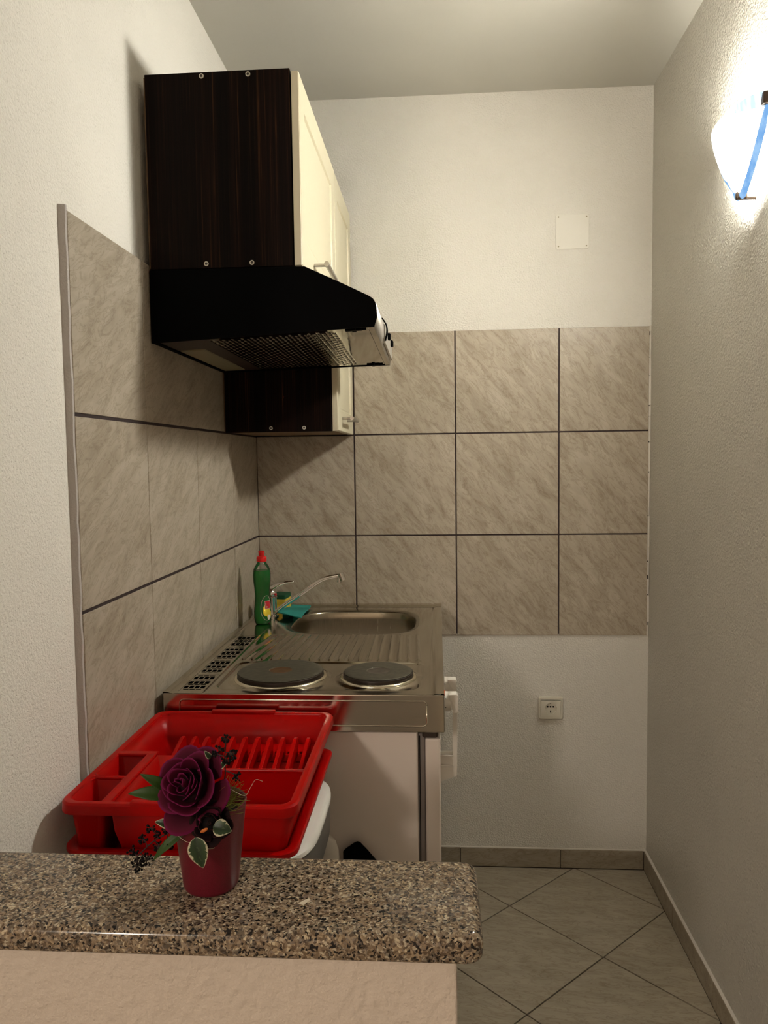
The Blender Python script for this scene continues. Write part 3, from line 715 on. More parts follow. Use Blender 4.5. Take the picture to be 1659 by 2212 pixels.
c00, c10, c11, c01 = Vector((0.1025, -0.212, 0)), Vector((0.190, -0.286, 0)), Vector((0.183, -0.062, 0)), Vector((0.117, -0.042, 0))
n_ = 14; TH = 0.0028
def cl(u, v, top):
    p = c00.lerp(c10, u).lerp(c01.lerp(c11, u), v)
    z = DZ+0.0035+0.0105*(1-sst(0.25, 1.0, v))+0.0006*math.sin(u*5+v*3) + (0.0035 if v > 0.97 else 0)
    return (p.x, p.y, z+(TH if top else 0))
T_ = [[bm.verts.new(cl(i/n_, j/n_, True)) for j in range(n_+1)] for i in range(n_+1)]
Bt = [[bm.verts.new(cl(i/n_, j/n_, False)) for j in range(n_+1)] for i in range(n_+1)]
for i in range(n_):
    for j in range(n_):
        bm.faces.new((T_[i][j], T_[i+1][j], T_[i+1][j+1], T_[i][j+1])); bm.faces.new((Bt[i][j], Bt[i][j+1], Bt[i+1][j+1], Bt[i+1][j]))
for k in range(n_):
    for A in ((T_, Bt),):
        bm.faces.new((T_[k][0], Bt[k][0], Bt[k+1][0], T_[k+1][0])); bm.faces.new((T_[k][n_], T_[k+1][n_], Bt[k+1][n_], Bt[k][n_]))
        bm.faces.new((T_[0][k], T_[0][k+1], Bt[0][k+1], Bt[0][k])); bm.faces.new((T_[n_][k], Bt[n_][k], Bt[n_][k+1], T_[n_][k+1]))
for u in (0.03, 0.55):       # folded-under hem that carries the lifted front edge
    p = c00.lerp(c10, u).lerp(c01.lerp(c11, u), 0.30)
    box(bm, p.x, p.x+0.022, p.y-0.008, p.y+0.03, DZ, DZ+0.0135, 0.002)
tag(link('sponge_cloth', bm, 'teal_cloth', smooth=True, sharp=40), 'flat turquoise sponge cloth lying beside the sink bowl', 'cloth')

# ------------------------------------------------------------------ wall cabinets
YN, YS, YE = -0.945, -0.396, -0.004
def cabinet(name, label, y0, y1, z0, z1, screws, handle_y):
    t = thing(name, label, 'cabinet', (0.155, (y0+y1)/2, z0), 'wall cabinets above the kitchenette')
    bm = bmesh.new(); box(bm, 0.004, 0.3075, y0, y0+0.016, z0, z1, 0.0008); link('side_panel', bm, 'wenge', t)
    bm = bmesh.new(); box(bm, 0.004, 0.3075, y1-0.016, y1, z0, z1, 0.0008); link('side_panel', bm, 'wenge', t)
    bm = bmesh.new(); box(bm, 0.004, 0.306, y0+0.016, y1-0.016, z0+0.002, z0+0.018); link('bottom_panel', bm, 'edge_brown', t)
    bm = bmesh.new(); box(bm, 0.004, 0.306, y0+0.016, y1-0.016, z1-0.018, z1-0.001); link('top_panel', bm, 'wenge', t)
    bm = bmesh.new(); box(bm, 0.0007, 0.004, y0+0.004, y1-0.002, z0+0.003, z1-0.004); link('back_panel', bm, 'edge_brown', t)
    for sx_, sz_ in screws:
        bm = bmesh.new(); bmr = lathe(bm, [(0.0050, 0.0), (0.0050, 0.0012), (0.0046, 0.0018), (0.0028, 0.0016)], (0, 0, 0), 20, cap1=False)
        bmesh.ops.rotate(bm, verts=bm.verts, cent=(0, 0, 0), matrix=Matrix.Rotation(PI/2, 3, 'X')); bmesh.ops.translate(bm, verts=bm.verts, vec=(sx_, y0-0.0001, sz_))
        sc_ = link('screw_cup', bm, 'ivory_plastic', t, smooth=True, sharp=40)
        bm = bmesh.new(); cyl(bm, (sx_, y0-0.0014, sz_), (sx_, y0-0.0002, sz_), 0.0029, 14); link('screw_head', bm, 'dark_brown_plastic', sc_)
    # framed door with a recessed panel
    d = None; xa, xb = 0.3105, 0.3265; ya, yb, za, zb = y0+0.0015, y1-0.0015, z0+0.0015, z1-0.006; fw = 0.062
    bm = bmesh.new()
    def rl(x, o): return [(x, ya+o, za+o), (x, yb-o, za+o), (x, yb-o, zb-o), (x, ya+o, zb-o)]
    loft(bm, [rl(xa, 0), rl(xb-0.002, 0), rl(xb, 0.002), rl(xb, fw-0.003), rl(xb-0.0045, fw), rl(xb-0.0048, fw+0.004), rl(xb-0.004, fw+0.006)], cap0=True, cap1=True)
    d = link('door', bm, 'cream_lacquer', t)
    bm = bmesh.new(); hx = xb+0.030; hz = z0+0.040
    y_a, y_b = handle_y
    cyl(bm, (hx, y_a-0.014, hz), (hx, y_b+0.014, hz), 0.0058, 18)
    for yy in (y_a, y_b): cyl(bm, (xb-0.001, yy, hz), (hx, yy, hz), 0.0042, 12)
    link('handle', bm, 'brushed_nickel', d, smooth=True, sharp=40)
cabinet('wall_cabinet', 'short dark wood wall cabinet with cream door directly above the cooker hood', YN, YS, 1.7955, 2.192,
        [(0.1246, 2.1838), (0.2218, 2.1833), (0.1241, 1.8046), (0.2209, 1.8043)], (-0.78, -0.65))
cabinet('wall_cabinet', 'tall dark wood wall cabinet hanging in the corner behind the cooker hood', YS, YE, 1.4725, 2.190,
        [(0.1352, 1.4835), (0.2296, 1.4833), (0.1352, 2.178), (0.2296, 2.178)], (-0.30, -0.17))

# ------------------------------------------------------------------ cooker hood
t = thing('cooker_hood', 'black and steel cooker hood mounted under the short wall cabinet', 'hood', (0.2, -0.67, 1.65))
HN, HF = -0.947, -0.398
near = [(0.002, 1.7940), (0.331, 1.7930), (0.405, 1.7586), (0.4624, 1.7306), (0.4720, 1.7245), (0.4775, 1.7160), (0.4800, 1.7047), (0.4803, 1.6857), (0.4745, 1.6665), (0.002, 1.6430)]
dz = [0, 0, 0, 0, 0, 0, -0.003, -0.008, -0.0145, -0.002]
def hprof(y):
    f = (y-HN)/(HF-HN); return [(x, y, z+d*f) for (x, z), d in zip(near, dz)]
def hbot(x, y):   # height of the underside
    f = (y-HN)/(HF-HN); z0 = 1.6430-0.002*f; z1 = 1.6665-0.0145*f; return z0+(z1-z0)*(x-0.002)/(0.4725)
for ya, yb in ((HN, HN+0.005), (HF-0.005, HF)):
    bm = bmesh.new(); prism(bm, hprof(ya), hprof(yb)); link('side_cover', bm, 'black_plastic', t, label='black side cover')
bm = bmesh.new(); loft(bm, [hprof(HN+0.005)[:-1], hprof(HF-0.005)[:-1]], False, False, closed=False)
sh_ = link('shell', bm, 'hood_front_metal', t, smooth=True, sharp=30); sh_.modifiers.new('t', 'SOLIDIFY').thickness = 0.0012
# underside: frame around a perforated grease plate
bm = bmesh.new(); PX0, PX1, PY0, PY1 = 0.118, 0.388, HN+0.030, HF-0.020
def bq(x0, x1, y0, y1, up=0.002):
    nx, ny = 4, 4
    for i in range(nx):
        for j in range(ny):
            xa, xb_ = x0+(x1-x0)*i/nx, x0+(x1-x0)*(i+1)/nx; ya, yb = y0+(y1-y0)*j/ny, y0+(y1-y0)*(j+1)/ny
            bm.faces.new([bm.verts.new((x, y, hbot(x, y)+up)) for x, y in ((xa, ya), (xb_, ya), (xb_, yb), (xa, yb))])
bq(PX1, 0.460, PY0-0.018, PY1+0.015); bq(PX0, PX1, PY0-0.018, PY0); bq(PX0, PX1, PY1, PY1+0.015)
nX, nY = 26, 17; cw, ch = (PX1-PX0)/nX, (PY1-PY0)/nY; hr, hl = 0.0031, 0.0088
for i in range(nX):
    off = 0.5*ch if i % 2 else 0.0
    if off: xa, xb_ = PX0+cw*i, PX0+cw*(i+1); bm.faces.new([bm.verts.new((x, y, hbot(x, y)+0.002)) for x, y in ((xa, PY0), (xb_, PY0), (xb_, PY0+off), (xa, PY0+off))])
    for j in range(nY - (1 if off else 0)):
        cx_, cy_ = PX0+cw*(i+0.5), PY0+off+ch*(j+0.5)
        o4 = [(cx_+cw/2*a, cy_+ch/2*b) for a, b in ((-1, -1), (0, -1), (1, -1), (1, 0), (1, 1), (0, 1), (-1, 1), (-1, 0))]
        outer = [bm.verts.new((x, y, hbot(x, y)+0.002)) for x, y in o4]
        if j in (nY//2-10, nY//2+10) and False: bm.faces.new(outer); continue
        inner = []
        for k in range(8):
            a = -3*PI/4+k*PI/4; x, y = cx_+hr*math.cos(a), cy_+hl*math.sin(a); inner.append(bm.verts.new((x, y, hbot(x, y)+0.0026)))
        for k in range(8): bm.faces.new((outer[k], outer[(k+1) % 8], inner[(k+1) % 8], inner[k]))
    if off: xa, xb_ = PX0+cw*i, PX0+cw*(i+1); bm.faces.new([bm.verts.new((x, y, hbot(x, y)+0.002)) for x, y in ((xa, PY1-off), (xb_, PY1-off), (xb_, PY1), (xa, PY1))])
bmesh.ops.remove_doubles(bm, verts=bm.verts, dist=1e-5)
gp = link('grease_plate', bm, 'hood_metal', t, label='perforated steel grease plate')
bm = bmesh.new(); prism(bm, [(x, y, hbot(x, y)+0.0045) for x, y in ((PX0, PY0), (PX1, PY0), (PX1, PY1), (PX0, PY1))], [(x, y, hbot(x, y)+0.010) for x, y in ((PX0, PY0), (PX1, PY0), (PX1, PY1), (PX0, PY1))])
link('filter_mat', bm, 'filter_white', gp, label='pale filter mat behind the holes')
def slab(x0, x1, y0, y1, u0, u1):
    b = bmesh.new(); q = ((x0, y0), (x1, y0), (x1, y1), (x0, y1))
    return prism(b, [(x, y, hbot(x, y)+u0) for x, y in q], [(x, y, hbot(x, y)+u1) for x, y in q])
link('front_rail', slab(0.4615, 0.4735, HN+0.006, HF-0.006, 0.0004, 0.006), 'hood_metal', t)
link('rear_tray', slab(0.010, PX0-0.001, HN+0.006, HF-0.006, 0.004, 0.008), 'dark_brown_plastic', t, label='dark brown rear tray')
link('lamp_cover', slab(0.0165, 0.072, HN+0.145, HF-0.03, 0.0015, 0.0045), 'lens_grey', t, label='grey lamp cover')
link('rear_rail', slab(0.003, 0.0105, HN+0.006, HF-0.006, 0.0, 0.006), 'black_plastic', t)
for ly in (HN+0.022, HF-0.020):
    bm = slab(0.412, 0.446, ly-0.006, ly+0.006, -0.0015, 0.003); la = link('latch', bm, 'black_plastic', t)
    link('latch_tab', slab(0.426, 0.434, ly-0.013, ly+0.013, -0.0025, 0.003), 'black_plastic', la)
    link('latch_pin', slab(0.446, 0.456, ly-0.002, ly+0.002, -0.0015, 0.003), 'black_plastic', la)
# control strip on the front edge, at the far end
def fpt(y, z, o): 
    return (0.480+o, y, z)
bm = bmesh.new(); prism(bm, [fpt(-0.715, 1.666, -0.002), fpt(-0.43, 1.660, -0.002), fpt(-0.43, 1.7085, -0.002), fpt(-0.715, 1.712, -0.002)], [fpt(-0.715, 1.668, 0.0025), fpt(-0.43, 1.662, 0.0025), fpt(-0.43, 1.7065, 0.0025), fpt(-0.715, 1.710, 0.0025)])
cp = link('control_strip', bm, 'hood_front_metal', t)
pr = spline([(0.474, 0, 1.7235), (0.4835, 0, 1.708), (0.4855, 0, 1.690), (0.481, 0, 1.671)], 5)
bm = bmesh.new(); loft(bm, [[(p.x, -0.728, p.z), (p.x+0.0035, -0.728, p.z), (p.x+0.0035, -0.716, p.z), (p.x, -0.716, p.z)] for p in pr]); link('control_cover', bm, 'black_plastic', t)
for yy in (-0.612, -0.495):
    bm = bmesh.new(); box(bm, 0.4815, 0.4895, yy-0.011, yy+0.011, 1.689, 1.705, 0.002); link('button', bm, 'black_plastic', cp)

# ------------------------------------------------------------------ socket and blank cover plate on the back wall
t = thing('wall_socket', 'square ivory wall socket low on the back wall', 'socket', (0.975, YB, 0.5548))
def rr3(hx, hz, r, y): return [(x, y, z) for x, z in rrect(0.975, 0.5548, hx, hz, r, 5)]
bm = bmesh.new(); loft(bm, [rr3(0.0405, 0.0385, 0.007, YB), rr3(0.0405, 0.0385, 0.007, -0.002), rr3(0.038, 0.036, 0.006, -0.005), rr3(0.0335, 0.0285, 0.004, -0.0052), rr3(0.0335, 0.0285, 0.004, -0.003)], cap1=False)
link('frame', bm, 'ivory_plastic', t)
bm = bmesh.new(); NS = 36
oval = [(0.975+0.0195*math.cos(2*PI*i/NS), 0.5548-0.001+0.0195*math.sin(2*PI*i/NS)) for i in range(NS)]
sq = []
for i in range(NS):
    a = 2*PI*i/NS; c, s = math.cos(a), math.sin(a); m_ = max(abs(c)/0.0325, abs(s)/0.0275); sq.append((0.975+c/m_, 0.5548-0.001+s/m_))
loft(bm, [[(x, -0.003, z) for x, z in sq], [(x, -0.0075, 0.5538+(z-0.5538)*0.985) for x, z in sq], [(x, -0.0075, z) for x, z in oval], [(x, 0.003, z) for x, z in oval]], cap0=False, cap1=True)
fc = link('face_plate', bm, 'ivory_plastic', t, smooth=True, sharp=30)
for dx in (-0.0095, 0.0, 0.0095):
    bm = bmesh.new(); cyl(bm, (0.975+dx, 0.0031, 0.5575), (0.975+dx, 0.0022, 0.5575), 0.0029, 14); link('pin_hole', bm, 'shade_black', fc)  # black disc painted as the shade in a pin hole
bm = bmesh.new(); box(bm, 0.9735, 0.9768, 0.0015, 0.0031, 0.537, 0.5455, 0.001); link('earth_slot', bm, 'shade_black', fc)
bm = bmesh.new(); box(bm, 0.9737, 0.9763, 0.0, 0.0031, 0.5685, 0.5715, 0.0006); link('earth_slot', bm, 'shade_black', fc)
for sgn in (-1, 1):
    bm = bmesh.new(); box(bm, 0.975+sgn*0.0185-0.0015, 0.975+sgn*0.0185+0.0015, -0.004, 0.003, 0.5505, 0.5555, 0.0006); link('key_notch', bm, 'ivory_plastic', fc)
t = thing('cover_plate', 'square blank cover plate painted like the back wall around it', 'cover plate', (1.0426, YB, 2.1124))
bm = bmesh.new(); loft(bm, [[(x, y, z) for x, z in rrect(1.0426, 2.1124, 0.0528-o_, 0.0546-o_, 0.005, 4)] for o_, y in ((0, YB), (0, 0.0035), (0.001, 0.0025))]); link('plate', bm, 'cover_paint', t)
for dx in (-1, 1):
    for dz_ in (-1, 1):
        bm = bmesh.new(); cyl(bm, (1.0426+dx*0.0445, 0.0028, 2.1124+dz_*0.046), (1.0426+dx*0.0445, 0.0018, 2.1124+dz_*0.046), 0.0024, 12); link('screw_head', bm, 'lens_grey', t)

# ------------------------------------------------------------------ waste bin with the drip tray and dish rack on it
bc = (0.2, -1.178)
t = thing('waste_bin', 'dark grey waste bin with white lid under the red drip tray', 'bin', (bc[0], bc[1], 0))
def bl2(a, b, z, n=4.2): return [(x, y, z) for x, y in sell(bc[0], bc[1], a, b, n, 56)]
bm = bmesh.new(); loft(bm, [bl2(0.148, 0.135, 0.0), bl2(0.150, 0.137, 0.01), bl2(0.167, 0.157, 0.615), bl2(0.171, 0.161, 0.63), bl2(0.186, 0.180, 0.66), bl2(0.188, 0.183, 0.722)]); link('body', bm, 'grey_plastic', t, smooth=True, sharp=40)
bm = bmesh.new(); loft(bm, [bl2(0.1865, 0.1815, 0.7225), bl2(0.189, 0.184, 0.7255), bl2(0.188, 0.183, 0.732), bl2(0.178, 0.173, 0.7385), bl2(0.10, 0.10, 0.745), bl2(0.02, 0.02, 0.746)]); link('lid', bm, 'lid_white', t, smooth=True, sharp=50, label='white lid')

RCX, RCY, RHX, RHY = 0.1985, -1.2255, 0.1865, 0.2215
TZ = 0.793
def tl(o_, z, r=0.030): return at_z(rrect(RCX-0.002, RCY+0.004, RHX-0.001-o_, RHY-0.001-o_, max(0.006, r-o_*0.5), 6), z)
bm = bmesh.new(); loft(bm, [tl(0.030, 0.7465), tl(0.024, 0.7475), tl(0.015, 0.782), tl(0.001, 0.784), tl(0.0, 0.787), tl(0.0005, TZ-0.001), tl(0.003, TZ), tl(0.013, TZ-0.001), tl(0.020, TZ-0.006), tl(0.028, 0.7505), tl(0.034, 0.7495)])
tag(link('drip_tray', bm, 'red_plastic', smooth=True, sharp=50), 'shallow red plastic drip tray under the dish rack', 'tray')

rk = thing('dish_rack', 'red plastic dish rack with plate slots beside the left wall', 'dish rack', (RCX, RCY, 0.752))
RZ = 0.870; x0, x1, y0, y1 = RCX-RHX, RCX+RHX, RCY-RHY, RCY+RHY
CX = 0.086; CY = -1.232         # inner corner of the cutlery block (x, y)
def ol(o_, z, r=0.026): return at_z(rrect(RCX, RCY, RHX-o_, RHY-o_, max(0.004, r-o_*0.6), 6), z)
# rim: rounded flange, rolled down outside
bm = bmesh.new(); loft(bm, [ol(0.010, RZ-0.016), ol(0.0, RZ-0.018), ol(-0.001, RZ-0.016), ol(0.0, RZ-0.003), ol(0.0025, RZ), ol(0.009, RZ+0.0005), ol(0.0125, RZ-0.001), ol(0.014, RZ-0.006)], False, False)
for a, b, yy in ((0.128, 0.262, y1-0.0065), (0.128, 0.262, y0+0.0065)): box(bm, a, b, yy-0.007, yy+0.0065, RZ-0.004, RZ+0.0042, 0.002, 2)
link('rim', bm, 'red_plastic', rk, smooth=True, sharp=35)
# basin: L-shaped tub around the cutlery block
def Lp(o_, z, wi=0.0):
    a, b, c, d = x0+0.013+o_, x1-0.013-o_, y0+0.013+o_, y1-0.013-o_
    pts = [(CX+0.007+o_, c), (b-0.012, c), (b, c+0.012), (b, d-0.012), (b-0.012, d), (a+0.012, d), (a, d-0.012), (a, CY+o_), (CX+0.007+o_-0.002, CY+o_), (CX+0.007+o_, CY+o_-0.002)]
    return at_z(pts, z)
bm = bmesh.new(); loft(bm, [Lp(0.0, RZ-0.003), Lp(0.004, 0.82), Lp(0.017, 0.766), Lp(0.022, 0.757), Lp(0.026, 0.754)], cap0=False, cap1=True)
o = link('basin', bm, 'red_plastic', rk, smooth=True, sharp=45); md = o.modifiers.new('t', 'SOLIDIFY'); md.thickness = 0.002; md.offset = 0
# raised slatted floor behind, with its front step
FY = -1.190; fz = 0.824; fx0, fx1, fy1 = x0+0.022, x1-0.022, y1-0.022
bm = bmesh.new(); NT = 11; tx = [0.0925+0.02515*i for i in range(NT)]
edges_x = [CX+0.012] + [x for c in tx for x in (c-0.004, c+0.004)] + [fx1]
edges_y = [FY, FY+0.030, FY+0.038, FY+0.066, FY+0.074, FY+0.112, FY+0.122, fy1]
for i in range(len(edges_x)-1):
    for j in range(len(edges_y)-1):
        if i % 2 == 0 and j in (1, 3, 5): continue
        bm.faces.new([bm.verts.new(p) for p in ((edges_x[i], edges_y[j], fz-0.004-0.012*(j > 0)), (edges_x[i+1], edges_y[j], fz-0.004-0.012*(j > 0)), (edges_x[i+1], edges_y[j+1], fz-0.016), (edges_x[i], edges_y[j+1], fz-0.016))])
quadl = [(CX+0.012, FY, 0.757), (fx1-0.008, FY, 0.757), (fx1, FY, fz-0.004), (CX+0.012, FY, fz-0.004)]
bm.faces.new([bm.verts.new(p) for p in quadl])
bmesh.ops.remove_doubles(bm, verts=bm.verts, dist=1e-5)
o = link('slotted_floor', bm, 'red_plastic', rk); md = o.modifiers.new('t', 'SOLIDIFY'); md.thickness = 0.002; md.offset = 0
bm = bmesh.new(); box(bm, CX+0.012, fx1+0.006, FY-0.004, FY+0.004, fz-0.007, fz-0.001, 0.002, 2); link('step_edge', bm, 'red_plastic', rk)
bm = bmesh.new(); box(bm, x0+0.020, CX+0.02, CY+0.006, CY+0.085, 0.757, 0.832, 0.006, 2); link('corner_block', bm, 'red_plastic', rk)
for x in tx:       # plate dividers: fins that lean up towards the back
    bm = bmesh.new(); wd = 0.0036
    prf = [(FY+0.002, fz-0.017), (FY+0.004, fz-0.003), (FY+0.086, 0.8445), (FY+0.094, 0.8465), (FY+0.104, 0.8455), (FY+0.109, 0.838), (FY+0.108, fz-0.018)]
    prism(bm, [(x-wd, y, z) for y, z in prf], [(x+wd, y, z) for y, z in prf])
    es = [e for e in bm.edges if abs(e.verts[0].co.x-e.verts[1].co.x) < 1e-6]
    bmesh.ops.bevel(bm, geom=es, offset=0.0012, segments=1, affect='EDGES')
    link('divider', bm, 'red_plastic', rk)
# cutlery cups
for (ya, yb) in ((y0+0.013, -1.345), (-1.338, CY-0.006)):
    xa, xb = x0+0.013, CX-0.006
    def q(o_, z): return at_z(rrect((xa+xb)/2, (ya+yb)/2, (xb-xa)/2-o_, (yb-ya)/2-o_, 0.010, 4), z)
    bm = bmesh.new(); loft(bm, [q(-0.003, RZ-0.0008), q(0.0, RZ-0.003), q(0.010, 0.766), q(0.014, 0.760)], cap0=False, cap1=True)
    o = link('cutlery_cup', bm, 'red_plastic', rk, smooth=True, sharp=50); md = o.modifiers.new('t', 'SOLIDIFY'); md.thickness = 0.002; md.offset = 0
bm = bmesh.new()
box(bm, CX-0.0085, CX+0.009, y0+0.006, CY-0.003, RZ-0.006, RZ-0.0002, 0.002, 2)
box(bm, x0+0.008, CX+0.009, CY-0.012, CY+0.003, RZ-0.006, RZ, 0.002, 2)
box(bm, x0+0.008, CX, -1.3465, -1.3365, RZ-0.006, RZ-0.0004, 0.002, 2)
link('cup_rim', bm, 'red_plastic', rk)

# ------------------------------------------------------------------ things half hidden behind the counter
bx_, by_ = 0.3435, -0.9985
def ob(a, b, z): return [(x, y, z) for x, y in sell(bx_, by_, a, b, 2.4, 40)]
t = thing('white_bottle', 'white plastic bottle with rounded shoulder between the bin and the refrigerator', 'bottle', (bx_, by_, 0))
link('body', loft(bmesh.new(), [ob(0.042, 0.012, 0), ob(0.0455, 0.0135, 0.004), ob(0.0465, 0.014, 0.30), ob(0.0460, 0.014, 0.555), ob(0.0445, 0.0138, 0.572), ob(0.038, 0.0132, 0.590), ob(0.028, 0.0125, 0.600), ob(0.012, 0.011, 0.604), ob(0.0115, 0.0105, 0.612)]), 'white_plastic', t, smooth=True, sharp=45)
link('cap', lathe(bmesh.new(), [(0.013, 0.606), (0.013, 0.624), (0.0115, 0.626)], (bx_, by_, 0), 20), 'grey_plastic', t)
t = thing('dustpan', 'black pointed dustpan standing upright against the refrigerator', 'dustpan', (0.45, -1.0, 0))
fr = [(0.398, 0.0), (0.512, 0.0), (0.512, 0.50), (0.449, 0.574), (0.434, 0.590), (0.428, 0.5915), (0.422, 0.589), (0.405, 0.577), (0.398, 0.57)]
link('pan', prism(bmesh.new(), [(x, -1.004, z) for x, z in fr], [(x, -1.000, z) for x, z in fr]), 'black_plastic', t)
link('lip', B(0.402, 0.508, -1.000, -0.984, 0.0, 0.006, bev=0.002), 'black_plastic', t)

# ------------------------------------------------------------------ potted artificial rose
px, py, pz = 0.3345, -1.711, 0.90
t = thing('potted_rose', 'burgundy artificial rose arrangement in small dark red pot on granite', 'potted flower', (px, py, pz))
bm = bmesh.new(); lathe(bm, [(0.0285, 0.0), (0.0305, 0.0015), (0.0318, 0.005), (0.0420, 0.0965), (0.0430, 0.0985), (0.0428, 0.1000), (0.0415, 0.1003), (0.0402, 0.0985), (0.0385, 0.082)], (px, py, pz), 56, cap1=False)
pot = link('pot', bm, 'pot_glaze', t, smooth=True, sharp=50)
bm = bmesh.new(); lathe(bm, [(0.0386, 0.080), (0.030, 0.083), (0.012, 0.085), (0.001, 0.086)], (px, py, pz), 40, cap0=False); link('soil', bm, 'soil_dark', pot)
def attr_obj(name, bm, lay, mat, parent, thick=0.0006, label=None):
    o = link(name, bm, mat, parent, smooth=True, label=label)
    md = o.modifiers.new('t', 'SOLIDIFY'); md.thickness = thick; md.offset = 0
    return o
def rose(name, c, axis, R_, layers, mat, parent, seed, label=None, squash=1.0):
    rd = random.Random(seed); c = Vector(c); ax = Vector(axis).normalized()
    e1 = ax.cross(Vector((0.2, 0.1, 1))).normalized(); e2 = ax.cross(e1)
    bm = bmesh.new(); bmesh.ops.create_uvsphere(bm, u_segments=14, v_segments=8, radius=R_*0.55)
    bmesh.ops.translate(bm, verts=bm.verts, vec=c-ax*R_*0.25)
    root = link(name, bm, mat, parent, smooth=True, label=label)
    for li_, (n, rad, hgt, wid, flare) in enumerate(layers):
        a0 = rd.uniform(0, 6.28)
        for k in range(n):
            aa = a0+2*PI*k/n+rd.uniform(-0.28, 0.28); wv = wid*rd.uniform(0.85, 1.15); hv = hgt*rd.uniform(0.82, 1.16); rs = rd.uniform(0.90, 1.07); cu = rd.uniform(0.5, 1.25)
            tw = rd.uniform(-0.15, 0.15); ph = rd.uniform(0, 6); bm = bmesh.new(); lay = bm.verts.layers.float.new('shade'); nu, nv = 12, 10; Gp = []
            for i in range(nu+1):
                u = i/nu*2-1; colv = []
                for j in range(nv+1):
                    v = j/nv; edge = 1-0.28*abs(u)**2.4                     # rounded top edge
                    vv = v*edge
                    ang = aa+u*wv*0.5*(0.65+0.35*math.sin(min(1, v*1.3)*PI/2))+tw*v
                    r_ = R_*(rs*rad*(0.30+0.70*math.sin(min(1.0, vv*1.15)*PI/2))+flare*cu*vv**3+0.045*u*(1 if k % 2 else -1))
                    h_ = R_*(hv*vv-0.55*flare*cu*vv**4) + R_*0.060*math.sin(2.6*u+ph)*v*v
                    r_ += R_*0.055*math.sin(3.4*u+ph)*v**2
                    p = c + e1*(r_*math.cos(ang)) + e2*(r_*math.sin(ang)*squash) + ax*(h_-R_*0.35)
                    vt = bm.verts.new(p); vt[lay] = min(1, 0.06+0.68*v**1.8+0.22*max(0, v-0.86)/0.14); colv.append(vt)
                Gp.append(colv)
            for i in range(nu):
                for j in range(nv): bm.faces.new((Gp[i][j], Gp[i+1][j], Gp[i+1][j+1], Gp[i][j+1]))
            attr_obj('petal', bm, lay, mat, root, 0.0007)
    return root
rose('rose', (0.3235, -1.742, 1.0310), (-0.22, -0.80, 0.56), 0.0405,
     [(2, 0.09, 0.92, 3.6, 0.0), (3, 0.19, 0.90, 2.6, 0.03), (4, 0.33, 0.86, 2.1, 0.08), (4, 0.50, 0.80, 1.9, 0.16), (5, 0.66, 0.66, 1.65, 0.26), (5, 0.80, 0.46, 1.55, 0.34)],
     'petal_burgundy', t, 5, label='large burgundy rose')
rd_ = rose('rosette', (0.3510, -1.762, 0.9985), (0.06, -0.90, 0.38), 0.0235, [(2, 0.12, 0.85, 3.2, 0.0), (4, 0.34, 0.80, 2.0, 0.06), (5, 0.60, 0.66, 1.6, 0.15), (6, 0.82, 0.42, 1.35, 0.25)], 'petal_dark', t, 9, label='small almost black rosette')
def leaf(name, base, tip, width, mat, parent, up=(0, -0.8, 0.6), bend=0.12, label=None, fold=0.25, n=14):
    b, tp = Vector(base), Vector(tip); d = tp-b; L_ = d.length; d.normalize(); up = Vector(up); s = d.cross(up).normalized(); nn = s.cross(d)
    bm = bmesh.new(); lay = bm.verts.layers.float.new('shade'); m_ = 8; Gp = []
    for i in range(n+1):
        v = i/n; wv = width*0.5*(math.sin(PI*min(1, v**0.72))**0.85)*(1-0.15*v)+0.0003; row_ = []
        for j in range(m_+1):
            u = j/m_*2-1
            p = b+d*(L_*v)+s*(u*wv)+nn*(bend*L_*math.sin(PI*v)+fold*wv*abs(u)-0.02*L_)
            vt = bm.verts.new(p); vt[lay] = max(abs(u)**1.3, max(0.0, (v-0.86)/0.14))*0.78; row_.append(vt)
        Gp.append(row_)
    for i in range(n):
        for j in range(m_): bm.faces.new((Gp[i][j], Gp[i+1][j], Gp[i+1][j+1], Gp[i][j+1]))
    return attr_obj('leaf', bm, lay, mat, parent, 0.0005, label)
leaf('leaf', (0.296, -1.738, 1.026), (0.2697, -1.750, 1.0468), 0.012, 'leaf_green', t)
leaf('leaf', (0.297, -1.738, 1.018), (0.2552, -1.750, 1.0244), 0.016, 'leaf_green', t)
leaf('leaf', (0.318, -1.748, 0.983), (0.2832, -1.756, 0.9515), 0.011, 'leaf_green', t)
for b, tp, wd, bd in (((0.3375, -1.772, 0.987), (0.3447, -1.772, 0.9525), 0.0225, 0.06), ((0.357, -1.772, 0.9995), (0.3765, -1.770, 0.9935), 0.0185, 0.10), ((0.344, -1.757, 0.9725), (0.3540, -1.760, 0.9690), 0.0085, 0.1),
                      ((0.304, -1.748, 0.988), (0.2855, -1.752, 0.9935), 0.011, 0.15), ((0.320, -1.752, 0.990), (0.3045, -1.757, 0.9870), 0.011, 0.2), ((0.345, -1.735, 1.060), (0.3395, -1.738, 1.0690), 0.006, 0.1), ((0.357, -1.735, 1.050), (0.3650, -1.740, 1.0571), 0.007, 0.1)):
    leaf('leaf', b, tp, wd, 'leaf_variegated', t, bend=bd, label='green leaf with cream edge')
bm = bmesh.new(); bmesh.ops.create_uvsphere(bm, u_segments=10, v_segments=6, radius=0.0042); bmesh.ops.scale(bm, verts=bm.verts, vec=(1.15, 0.35, 0.45))
bmesh.ops.rotate(bm, verts=bm.verts, cent=(0, 0, 0), matrix=Matrix.Rotation(-0.5, 3, 'Y')); bmesh.ops.translate(bm, verts=bm.verts, vec=(0.3523, -1.7885, 1.0030)); link('petal', bm, 'petal_orange', rd_, smooth=True, label='orange inner petal')
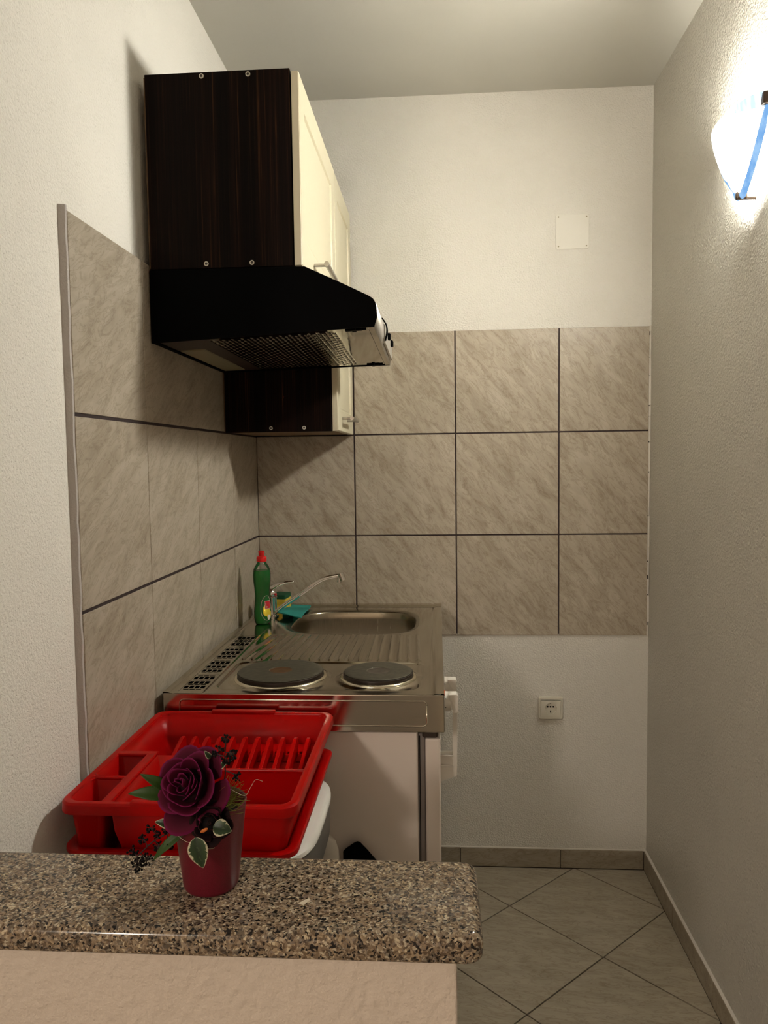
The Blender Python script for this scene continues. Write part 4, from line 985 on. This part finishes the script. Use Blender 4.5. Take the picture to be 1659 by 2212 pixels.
def sprig(stem, clusters, seed):
    rd = random.Random(seed); bm = bmesh.new(); pts = spline(stem, 5); tube(bm, pts, 0.0008, 6); root = link('berry_sprig', bm, 'stem_brown', t, smooth=True, label='sprig of black berries')
    bs = bmesh.new(); bt = bmesh.new()
    for (cx_, cy_, cz_, r_, k_) in clusters:
        c = Vector((cx_, cy_, cz_)); a = min(pts, key=lambda p: (p-c).length); tube(bt, [a, a.lerp(c, 0.6)+Vector((0, 0, 0.001)), c], 0.0006, 5)
        for _ in range(k_):
            v = Vector((rd.gauss(0, 1), rd.gauss(0, 0.7), rd.gauss(0, 1))).normalized()*r_*rd.uniform(0.55, 1.0); q_ = c+v
            tube(bt, [c, q_], 0.00035, 4); s0 = len(bs.verts); bmesh.ops.create_icosphere(bs, subdivisions=1, radius=rd.uniform(0.0011, 0.0018), matrix=Matrix.Translation(q_))
    link('berry_cluster', bs, 'berry_black', root, smooth=True, kind='stuff'); link('twig', bt, 'stem_brown', root)
sprig([(0.316, -1.742, 0.990), (0.3053, -1.748, 0.9824), (0.284, -1.752, 0.972), (0.2648, -1.755, 0.9549)],
      [(0.279, -1.750, 0.985, 0.006, 16), (0.2707, -1.75, 0.973, 0.006, 16), (0.2596, -1.753, 0.9585, 0.0065, 18), (0.263, -1.752, 0.943, 0.0085, 28), (0.274, -1.75, 0.9485, 0.007, 20), (0.289, -1.752, 0.9661, 0.007, 20), (0.3, -1.752, 0.968, 0.0065, 16), (0.286, -1.75, 0.9775, 0.005, 12), (0.294, -1.748, 0.983, 0.005, 10)], 3)
sprig([(0.352, -1.725, 1.020), (0.3609, -1.735, 1.0388), (0.3625, -1.74, 1.0597), (0.3658, -1.745, 1.0858)],
      [(0.3658, -1.746, 1.0865, 0.0055, 18), (0.3577, -1.745, 1.0735, 0.005, 12), (0.373, -1.745, 1.0685, 0.006, 18), (0.366, -1.744, 1.0620, 0.006, 16), (0.3517, -1.745, 1.0674, 0.0045, 10), (0.3775, -1.743, 1.0425, 0.0055, 16)], 4)
rd = random.Random(11)
for mat_, cnt in (('moss_green', 70), ('moss_rust', 16)):
    bm = bmesh.new()
    for _ in range(cnt):
        a = Vector((0.358+rd.uniform(-0.006, 0.006), -1.738+rd.uniform(-0.008, 0.008), 1.008+rd.uniform(-0.010, 0.010)))
        L_ = rd.uniform(0.012, 0.030); an = rd.uniform(0.0, 1.3); e = a+Vector((math.cos(an)*L_, rd.uniform(-0.012, 0.012), math.sin(an)*L_*1.05)); m_ = a.lerp(e, 0.5)+Vector((rd.gauss(0, 0.004), rd.gauss(0, 0.003), rd.gauss(0, 0.004)))
        tube(bm, spline([a, m_, e], 3), 0.00022 if mat_ == 'moss_green' else 0.00016, 3)
    link('dried_moss', bm, mat_, t, kind='stuff', label='wispy green dried moss' if mat_ == 'moss_green' else 'rusty dried fibres')
bm = bmesh.new()
tube(bm, spline([(0.368, -1.742, 1.028), (0.385, -1.745, 1.022), (0.392, -1.745, 1.031), (0.398, -1.745, 1.040), (0.406, -1.746, 1.039)], 6), 0.00018, 4)
tube(bm, spline([(0.305, -1.757, 0.992), (0.313, -1.760, 0.983), (0.325, -1.768, 0.980), (0.335, -1.770, 0.979)], 5), 0.0002, 4)
link('loose_fibre', bm, 'pale_flake', t)
bm = bmesh.new(); bm.faces.new([bm.verts.new(p) for p in ((0.4435, -1.7465, 0.9001), (0.449, -1.7495, 0.9001), (0.4555, -1.7395, 0.9001), (0.4535, -1.736, 0.9001), (0.4485, -1.7405, 0.9001))])
ex = bmesh.ops.extrude_face_region(bm, geom=bm.faces[:]); bmesh.ops.translate(bm, verts=[v for v in ex['geom'] if isinstance(v, bmesh.types.BMVert)], vec=(0, 0, 0.0007))
tag(link('flake', bm, 'pale_flake'), 'small pale flake lying on the granite right of the pot', 'flake')
